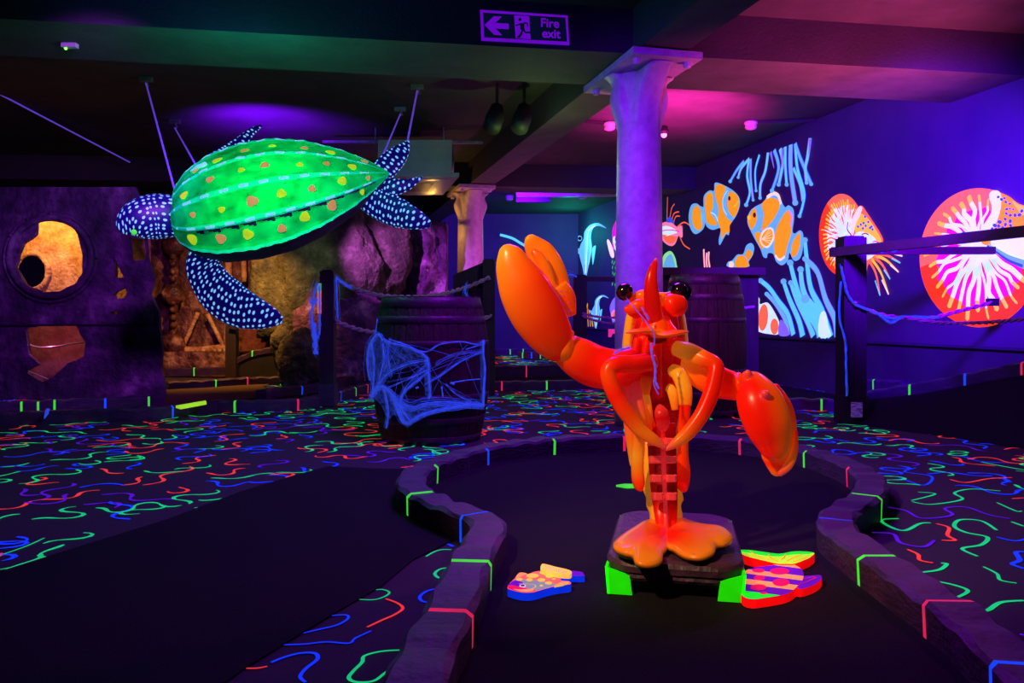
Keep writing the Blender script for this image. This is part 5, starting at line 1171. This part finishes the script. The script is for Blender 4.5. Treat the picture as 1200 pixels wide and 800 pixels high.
# left raised claw
m = MB()
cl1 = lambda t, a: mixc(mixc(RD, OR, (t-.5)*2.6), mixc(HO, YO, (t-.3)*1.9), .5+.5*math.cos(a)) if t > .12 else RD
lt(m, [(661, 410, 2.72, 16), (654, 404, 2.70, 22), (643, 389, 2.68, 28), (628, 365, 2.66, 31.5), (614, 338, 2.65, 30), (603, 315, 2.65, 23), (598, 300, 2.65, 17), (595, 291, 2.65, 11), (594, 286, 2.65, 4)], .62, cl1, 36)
lt(m, [(664, 372, 2.74, 12), (657, 350, 2.74, 18), (650, 336, 2.73, 15)], .6, grad(HO, HO, OR))
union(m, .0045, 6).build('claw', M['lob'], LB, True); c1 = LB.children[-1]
m = MB()
lt(m, [(660, 362, 2.76, 9), (656, 340, 2.75, 13), (646, 317, 2.74, 17), (635, 299, 2.74, 17), (626, 288, 2.74, 13), (620, 280, 2.73, 8), (617, 277, 2.73, 3)], .5, grad(HO, OR, OR, YO), 26)
lt(m, [(652, 340, 2.72, 3), (642, 318, 2.70, 6), (632, 302, 2.695, 7), (624, 293, 2.70, 4)], .5, grad(OR, OR, HO), 12)
union(m, .004, 4).build('pincer', M['lob'], LB, True)
m = MB(); rnd = random.Random(2)
for i in range(30):
    x, y = 645+rnd.uniform(0, 18), 335+rnd.uniform(0, 38)
    x += (y-335)*.25; m.ball(P(x, y, 2.74-.62*13*2.7/F-.010), .0016, 0, 6, 4)
m.build('speckle', M['fish_purple'], LB)
LB.children[-1]['kind'] = 'stuff'
m = MB()
lt(m, [(745, 425, 2.80, 20), (725, 432, 2.78, 23), (700, 430, 2.76, 25), (678, 419, 2.74, 24), (662, 408, 2.73, 19)], .8, grad(DR, RD, RD, HO), 28)
lt(m, [(672, 389, 2.71, 3), (664, 394, 2.69, 8), (660, 410, 2.69, 10), (655, 419, 2.70, 4)], .8, grad(HO, OR), 14)
union(m, .0045, 5).build('claw_arm', M['lob'], LB, True)
# right lowered claw
m = MB()
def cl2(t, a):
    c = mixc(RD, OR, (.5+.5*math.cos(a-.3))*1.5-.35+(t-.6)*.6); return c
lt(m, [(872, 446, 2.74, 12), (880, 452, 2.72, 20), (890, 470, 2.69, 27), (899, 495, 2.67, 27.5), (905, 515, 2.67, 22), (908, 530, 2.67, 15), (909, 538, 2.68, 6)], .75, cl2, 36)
lt(m, [(874, 448, 2.73, 7), (876, 437, 2.70, 5.5), (876, 434, 2.70, 2)], 1, grad(HO, PK), 14); eb(m, 897, 461, 2.625, 5.5, 4.5, .012, PK)
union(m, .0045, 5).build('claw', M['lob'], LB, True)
m = MB()
lt(m, [(893, 458, 2.78, 20), (906, 485, 2.79, 25), (912, 515, 2.79, 22), (911, 538, 2.78, 19), (909, 550, 2.77, 12), (907, 557, 2.76, 4)], .45, grad(RD, HO, OR, RD, OR), 26)
union(m, .005, 3).build('pincer', M['lob'], LB, True)
m = MB(); lt(m, [(933, 505, 2.70, 2), (931, 528, 2.69, 4), (924, 545, 2.68, 5), (913, 556, 2.69, 3)], 1, grad(RD, OR, PK), 12); m.build('pincer_edge', M['lob'], LB, True)
m = MB(); lt(m, [(795, 424, 2.82, 14), (815, 434, 2.80, 17), (838, 446, 2.78, 19), (858, 452, 2.76, 17), (874, 455, 2.74, 15)], .85, grad(YO, OR, RD, RD, HO), 26)
lt(m, [(866, 437, 2.74, 3), (866, 450, 2.71, 5), (871, 468, 2.72, 3)], 1, grad(HO, RD), 12)
union(m, .0045, 4).build('claw_arm', M['lob'], LB, True)
# mouth legs meeting in front
for nm, pts, st in (('left', [(764, 424, 2.74, 11), (742, 427, 2.69, 11), (724, 427, 2.66, 10.5), (713, 434, 2.65, 9.5), (716, 452, 2.64, 9.5), (728, 475, 2.63, 9.5), (742, 494, 2.63, 9), (752, 505, 2.63, 8), (766, 515, 2.63, 6.5), (780, 525, 2.63, 2)], (DR, RD, RD, HO, RD, HO, OR, OR, PK)),
                    ('right', [(792, 408, 2.78, 9), (806, 412, 2.74, 11), (824, 420, 2.70, 10), (838, 427, 2.68, 9), (839, 438, 2.67, 9), (833, 462, 2.66, 9.5), (822, 486, 2.65, 9), (808, 505, 2.64, 8.5), (795, 517, 2.63, 6.5), (780, 527, 2.63, 2)], (YO, YO, HO, RD, RD, RD, HO, OR, PK))):
    m = MB(); lt(m, pts, .9, grad(*st), 18); jx = 7
    m.build('mouth_leg', M['lob'], LB, True)
# walking legs
for pts, st in (([(783, 432, 2.80, 7), (795, 438, 2.76, 9), (802, 455, 2.74, 9), (803, 475, 2.73, 7.5)], (YO, YO, YO, OR)), ([(803, 474, 2.73, 6.5), (801, 505, 2.74, 6.5), (800, 530, 2.75, 6.5), (801, 555, 2.76, 8), (800, 572, 2.76, 6), (799, 576, 2.76, 2)], (RD, HO, RD, RD)),
                ([(780, 448, 2.80, 5), (788, 460, 2.78, 6), (791, 480, 2.78, 4)], (YO, YO, OR)), ([(750, 448, 2.80, 7), (756, 465, 2.77, 6), (760, 485, 2.77, 5), (763, 505, 2.79, 3)], (DR, YO, OR, RD)),
                ([(742, 440, 2.80, 7), (746, 468, 2.75, 8), (749, 490, 2.74, 9), (751, 505, 2.74, 7)], (DR, PK, OR, HO)), ([(749, 500, 2.75, 7), (748, 525, 2.76, 7), (747, 550, 2.77, 7.5), (749, 568, 2.77, 7), (752, 575, 2.77, 2)], (HO, YO, HO, RD)),
                ([(734, 440, 2.86, 7), (737, 470, 2.84, 8), (738, 500, 2.83, 7), (740, 520, 2.83, 6), (742, 545, 2.84, 4)], (RD, PK, OR, YO)), ([(758, 440, 2.78, 8), (756, 470, 2.77, 5), (766, 500, 2.78, 3)], (DR, OR, RD))):
    m = MB(); lt(m, pts, .9, grad(*st), 16); m.build('walking_leg', M['lob'], LB, True)
m = MB(); lt(m, [(773, 475, 2.79, 3), (775, 483, 2.75, 8), (777, 495, 2.75, 8), (777, 504, 2.77, 4)], .8, grad(PK, DR, PK), 16); m.build('belly_lump', M['lob'], LB, True)
# tail underside with paired plates
m = MB(); lt(m, [(775, 495, 2.80, 17), (776, 530, 2.79, 17), (778, 570, 2.77, 16), (780, 600, 2.74, 14), (781, 620, 2.70, 12)], .5, grad(DR, BK, BK, BK, RD, RD), 20)  # dark maroon between the plates is painted shade of the gaps
lt(m, [(777, 505, 2.755, 3), (778, 550, 2.745, 3), (780, 600, 2.70, 3), (781, 632, 2.64, 4)], .8, grad(DR, PK, PK, RD), 10)
union(m, .004, 3).build('tail', M['lob'], LB, True)
for i, y in enumerate((520, 541, 563, 584)):
    for s_ in (-1, 1):
        cx = 776+i*.9+s_*(8.0-.3*i); m = MB(); c = P(cx, y, 2.725-.02*i); m.cc = PK; sx_ = (7.0-.45*i)*.0029
        tp, bt_ = .010, .016
        rings = []
        for q, (k, zz) in enumerate(((.86, .5), (1.0, .42), (1.0, -.30), (.92, -.5))):
            yy0, yy1 = (-.020 if q in (1, 2) else -.016), .035
            h2 = .0125
            rings.append([m.vert(c+Vector((a_*sx_*k+s_*.002, b_, zz*2*h2+(.010 if b_ < 0 else 0)))) for a_, b_ in ((-1, yy1), (-1, yy0*.6), (-.6, yy0), (.6, yy0), (1, yy0*.6), (1, yy1))])
        for r0, r1_ in zip(rings, rings[1:]):
            for j in range(6): m.face((r0[j], r0[(j+1) % 6], r1_[(j+1) % 6], r1_[j]))
        m.face(rings[0]); m.face(rings[-1][::-1]); m.build('swimmeret', M['lob'], LB, False)
# tail fan: two scalloped lobes sloping down to the plinth edge
fz = lambda x, y: .148-.018*max(0, (y-620)/40)+.012*abs(x-781)/75
def fan(pts, name, c0):
    m = MB(); n = len(pts); cen = (sum(p[0] for p in pts)/n, sum(p[1] for p in pts)/n); rings = []
    q = cr(pts, 4, True)
    for k, dz in ((0, .012), (.35, .012), (.65, .010), (.88, .004), (1, -.004), (1.0, -.016), (.93, -.024), (0, -.024)):
        ring = []
        for (x, y) in q:
            X_, Y_ = cen[0]+(x-cen[0])*k, cen[1]+(y-cen[1])*k; z = fz(X_, Y_)
            v = FL(X_, Y_, z); v.z += dz
            dd = math.hypot((X_-782)/55, (Y_-628)/22); c = mixc(RD, mixc(OR, YO, .35), dd*1.0-.22) if k < .97 else mixc(OR, YO, .2)
            if dz < -.01: c = (.0, .0, .0)
            a = math.atan2(Y_-628, X_-782); v.z += .003*math.cos(a*7) if k < .9 else 0
            ring.append(m.vert(v, c))
        rings.append(ring)
    for a_, b_ in zip(rings, rings[1:]):
        for j in range(len(q)): m.face((a_[j], a_[(j+1) % len(q)], b_[(j+1) % len(q)], b_[j]))
    m.build(name, M['lob'], LB, True)
fan([(782, 616), (772, 609), (760, 607), (746, 614), (728, 625), (719, 634), (721, 641), (733, 646), (741, 648), (745, 656), (757, 659.5), (769, 658), (776, 653), (777, 645), (781, 640), (784, 630)], 'tail_fan', 0)
fan([(778, 620), (786, 610), (796, 605), (820, 611), (845, 615), (857, 623), (858, 629), (850, 635), (840, 637), (836, 645), (822, 651), (806, 650), (796, 646), (789, 641), (782, 638), (778, 630)], 'tail_fan', 1)
# cobweb on the lobster
simpleweb('cobweb', [([(735, 350, 2.66), (750, 368, 2.65), (766, 389, 2.63), (767, 405, 2.63)], .0007), ([(763, 402, 2.62), (764, 415, 2.61), (768, 430, 2.61), (768, 445, 2.61), (772, 455, 2.61)], .0035), ([(768, 440, 2.61), (766, 450, 2.61), (772, 462, 2.61)], .0015), ([(752, 360, 2.64), (760, 375, 2.64), (757, 368, 2.64)], .001)], 'webv', 'lilac cobweb running down from the lobster eye over its chest', 6, .0018, .0004)
simpleweb('cobweb', [([(720, 414, 2.66), (728, 410, 2.67), (738, 407, 2.70)], .003)], 'webv', 'small lilac cobweb tuft on the lobster shoulder', 9, .004, .0005)

# ================================================================ CUT-OUT FISH
def art(mb, pts, mi, lay, f, z, sm=True, n=4):
    q = cr(pts, n, True) if sm else pts
    mb.poly([FL(*f(p), z)+Vector((0, 0, .0006*lay)) for p in q], mi)
def board(mb, pts, z, t, f, mt_, ms, sm=True): mb.prism([FL(*f(p), z) for p in (cr(pts, 4, True) if sm else pts)], (0, 0, -t), mt_, ms)
rl = lambda p: (580+p[0]/10, 640+p[1]/10)
fl_ = thing('wooden_fish', tuple(FL(640, 695)), 'amber spotted coral fish cut-out with blue edges on the carpet left of the plinth', 'fish cut-out')
FM = [M[k] for k in ('fish_coral', 'fish_blue', 'fish_teal', 'fish_yellow', 'fish_purple', 'fish_pink', 'fish_peach', 'black', 'fish_green', 'fish_lime', 'fish_red', 'p_cream')]
m = MB(); zf = .030
board(m, [(148, 490), (165, 440), (200, 405), (240, 365), (290, 308), (385, 322), (450, 300), (520, 288), (600, 295), (700, 322), (772, 340), (772, 395), (868, 408), (890, 440), (800, 455), (700, 470), (580, 500), (480, 530), (400, 542), (300, 537), (200, 512)], zf, zf-.001, rl, 0, 1)
art(m, [(155, 480), (180, 430), (240, 395), (340, 388), (470, 395), (600, 420), (720, 445), (690, 465), (560, 500), (400, 530), (260, 520)], 2, 1, rl, zf)
art(m, [(150, 488), (170, 455), (260, 470), (400, 500), (480, 515), (400, 540), (300, 536), (200, 512)], 5, 2, rl, zf); art(m, [(160, 462), (200, 415), (250, 400), (330, 430), (280, 470)], 4, 1.5, rl, zf); art(m, [(220, 505), (300, 512), (400, 505), (460, 515), (400, 538), (300, 534)], 6, 3, rl, zf)
art(m, [(240, 370), (290, 312), (375, 322), (330, 345), (270, 375)], 6, 2, rl, zf)
for x, y, rx, ry in ((440, 352, 72, 26), (565, 317, 40, 18), (640, 357, 46, 22), (285, 395, 38, 17), (405, 400, 38, 19), (545, 402, 46, 21), (630, 437, 42, 18), (545, 468, 20, 10), (690, 390, 22, 10)): art(m, circ(x, y, rx, ry), 3, 4, rl, zf)
art(m, circ(325, 472, 36, 18), 11, 5, rl, zf); art(m, circ(325, 472, 27, 13), 4, 6, rl, zf); art(m, circ(325, 472, 14, 7), 7, 7, rl, zf)
q = [FL(*rl(p), zf+.003) for p in cr([(280, 438), (380, 438), (450, 445), (480, 465), (450, 490), (420, 500)], 4)]; m.ribbon(q, .0022, NP, 3)
m.build('body', FM, fl_, tri=True)
m = MB(); board(m, [(695, 460), (780, 410), (866, 410), (800, 440)], zf+.006, .006, rl, 6, 3, False); m.build('fin', FM, fl_)
m = MB(); board(m, [(775, 345), (800, 290), (900, 285), (1020, 300), (1042, 330), (1040, 345), (880, 345)], .026, .025, rl, 4, 1); m.build('tail', FM, fl_, tri=True)
m = MB(); board(m, [(535, 250), (545, 215), (575, 203), (700, 235), (880, 280), (885, 328), (780, 325), (660, 305), (570, 285)], zf+.014, .013, rl, 3, 3)
for i in range(9): 
    a = rl((590+i*32, 225+i*8)); b = rl((640+i*20, 290+i*3)); m.ribbon([FL(*a, zf+.0155), FL(*b, zf+.0155)], [.003, .001], NP, 2)
m.build('back_fin', FM, fl_, tri=True)
rr = lambda p: (850+p[0]/8.89, 630+p[1]/8.89)
fr_ = thing('wooden_fish', tuple(FL(910, 705)), 'purple and peach striped fish cut-out with pink spots and red edges, right of the plinth', 'fish cut-out')
m = MB(); zf = .032; body = [(142, 480), (150, 425), (200, 350), (300, 310), (420, 292), (500, 283), (560, 268), (640, 268), (710, 278), (785, 320), (815, 370), (803, 440), (745, 510), (670, 570), (560, 602), (400, 628), (290, 640), (200, 620), (155, 565)]
board(m, body, zf, zf-.001, rr, 4, 10)
bc = cr(body, 4, True)
def clip_band(a, b, mi, lay):
    """stripe between lines y = a + k x and y = b + k x, clipped to the body"""
    k = .125; poly = bc
    for c_, sgn_ in ((a, 1), (b, -1)):
        out = []
        for i in range(len(poly)):
            p, q = poly[i-1], poly[i]; fp, fq = sgn_*(p[1]-k*p[0]-c_), sgn_*(q[1]-k*q[0]-c_)
            if (fp >= 0) != (fq >= 0): t = fp/(fp-fq); out.append((p[0]+(q[0]-p[0])*t, p[1]+(q[1]-p[1])*t))
            if fq >= 0: out.append(q)
        poly = out
        if len(poly) < 3: return
    m.poly([FL(*rr(p), zf)+Vector((0, 0, .0006*lay)) for p in poly], mi)
for a, b, mi in ((180, 222, 6), (298, 345, 6), (400, 455, 6), (528, 640, 8)): clip_band(a, b, mi, 1)
for x, y, rx, ry in ((345, 345, 65, 22), (565, 353, 100, 35), (355, 420, 58, 26), (580, 470, 88, 40), (345, 520, 82, 32), (400, 582, 40, 12)): art(m, circ(x, y, rx, ry), 5, 3, rr, zf)
m.build('body', FM, fr_, tri=True)
m = MB(); board(m, [(745, 510), (800, 440), (815, 400), (900, 392), (990, 388), (1000, 425), (950, 475), (860, 515), (780, 532)], .030, .029, rr, 4, 10)
for i in range(4): m.ribbon([FL(*rr((790+i*10, 500-i*25)), .0315), FL(*rr((960-i*10, 415-i*5)), .0315)], [.001, .004], NP, 5 if i % 2 else 4)
m.build('tail', FM, fr_, tri=True)
m = MB(); fin = [(135, 142), (165, 124), (280, 130), (400, 146), (560, 165), (700, 142), (820, 140), (925, 156), (900, 190), (850, 220), (720, 268), (640, 270), (540, 268), (400, 236), (220, 190)]
board(m, fin, zf+.004, zf-.002, rr, 9, 10); art(m, [(140, 142), (165, 126), (280, 132), (400, 148), (560, 167), (700, 144), (820, 142), (915, 156), (860, 170), (700, 175), (560, 195), (400, 185), (260, 160)], 8, 1, rr, zf+.004)
for p in ([(260, 140), (340, 190), (470, 230)], [(445, 170), (480, 210), (550, 245)], [(630, 170), (610, 205), (580, 225)], [(790, 170), (700, 210), (640, 240)], [(860, 195), (780, 225), (700, 250)]):
    m.ribbon([FL(*rr(q), zf+.0065) for q in cr(p, 4)], .0028, NP, 10)
m.build('green_fin', FM, fr_, tri=True)
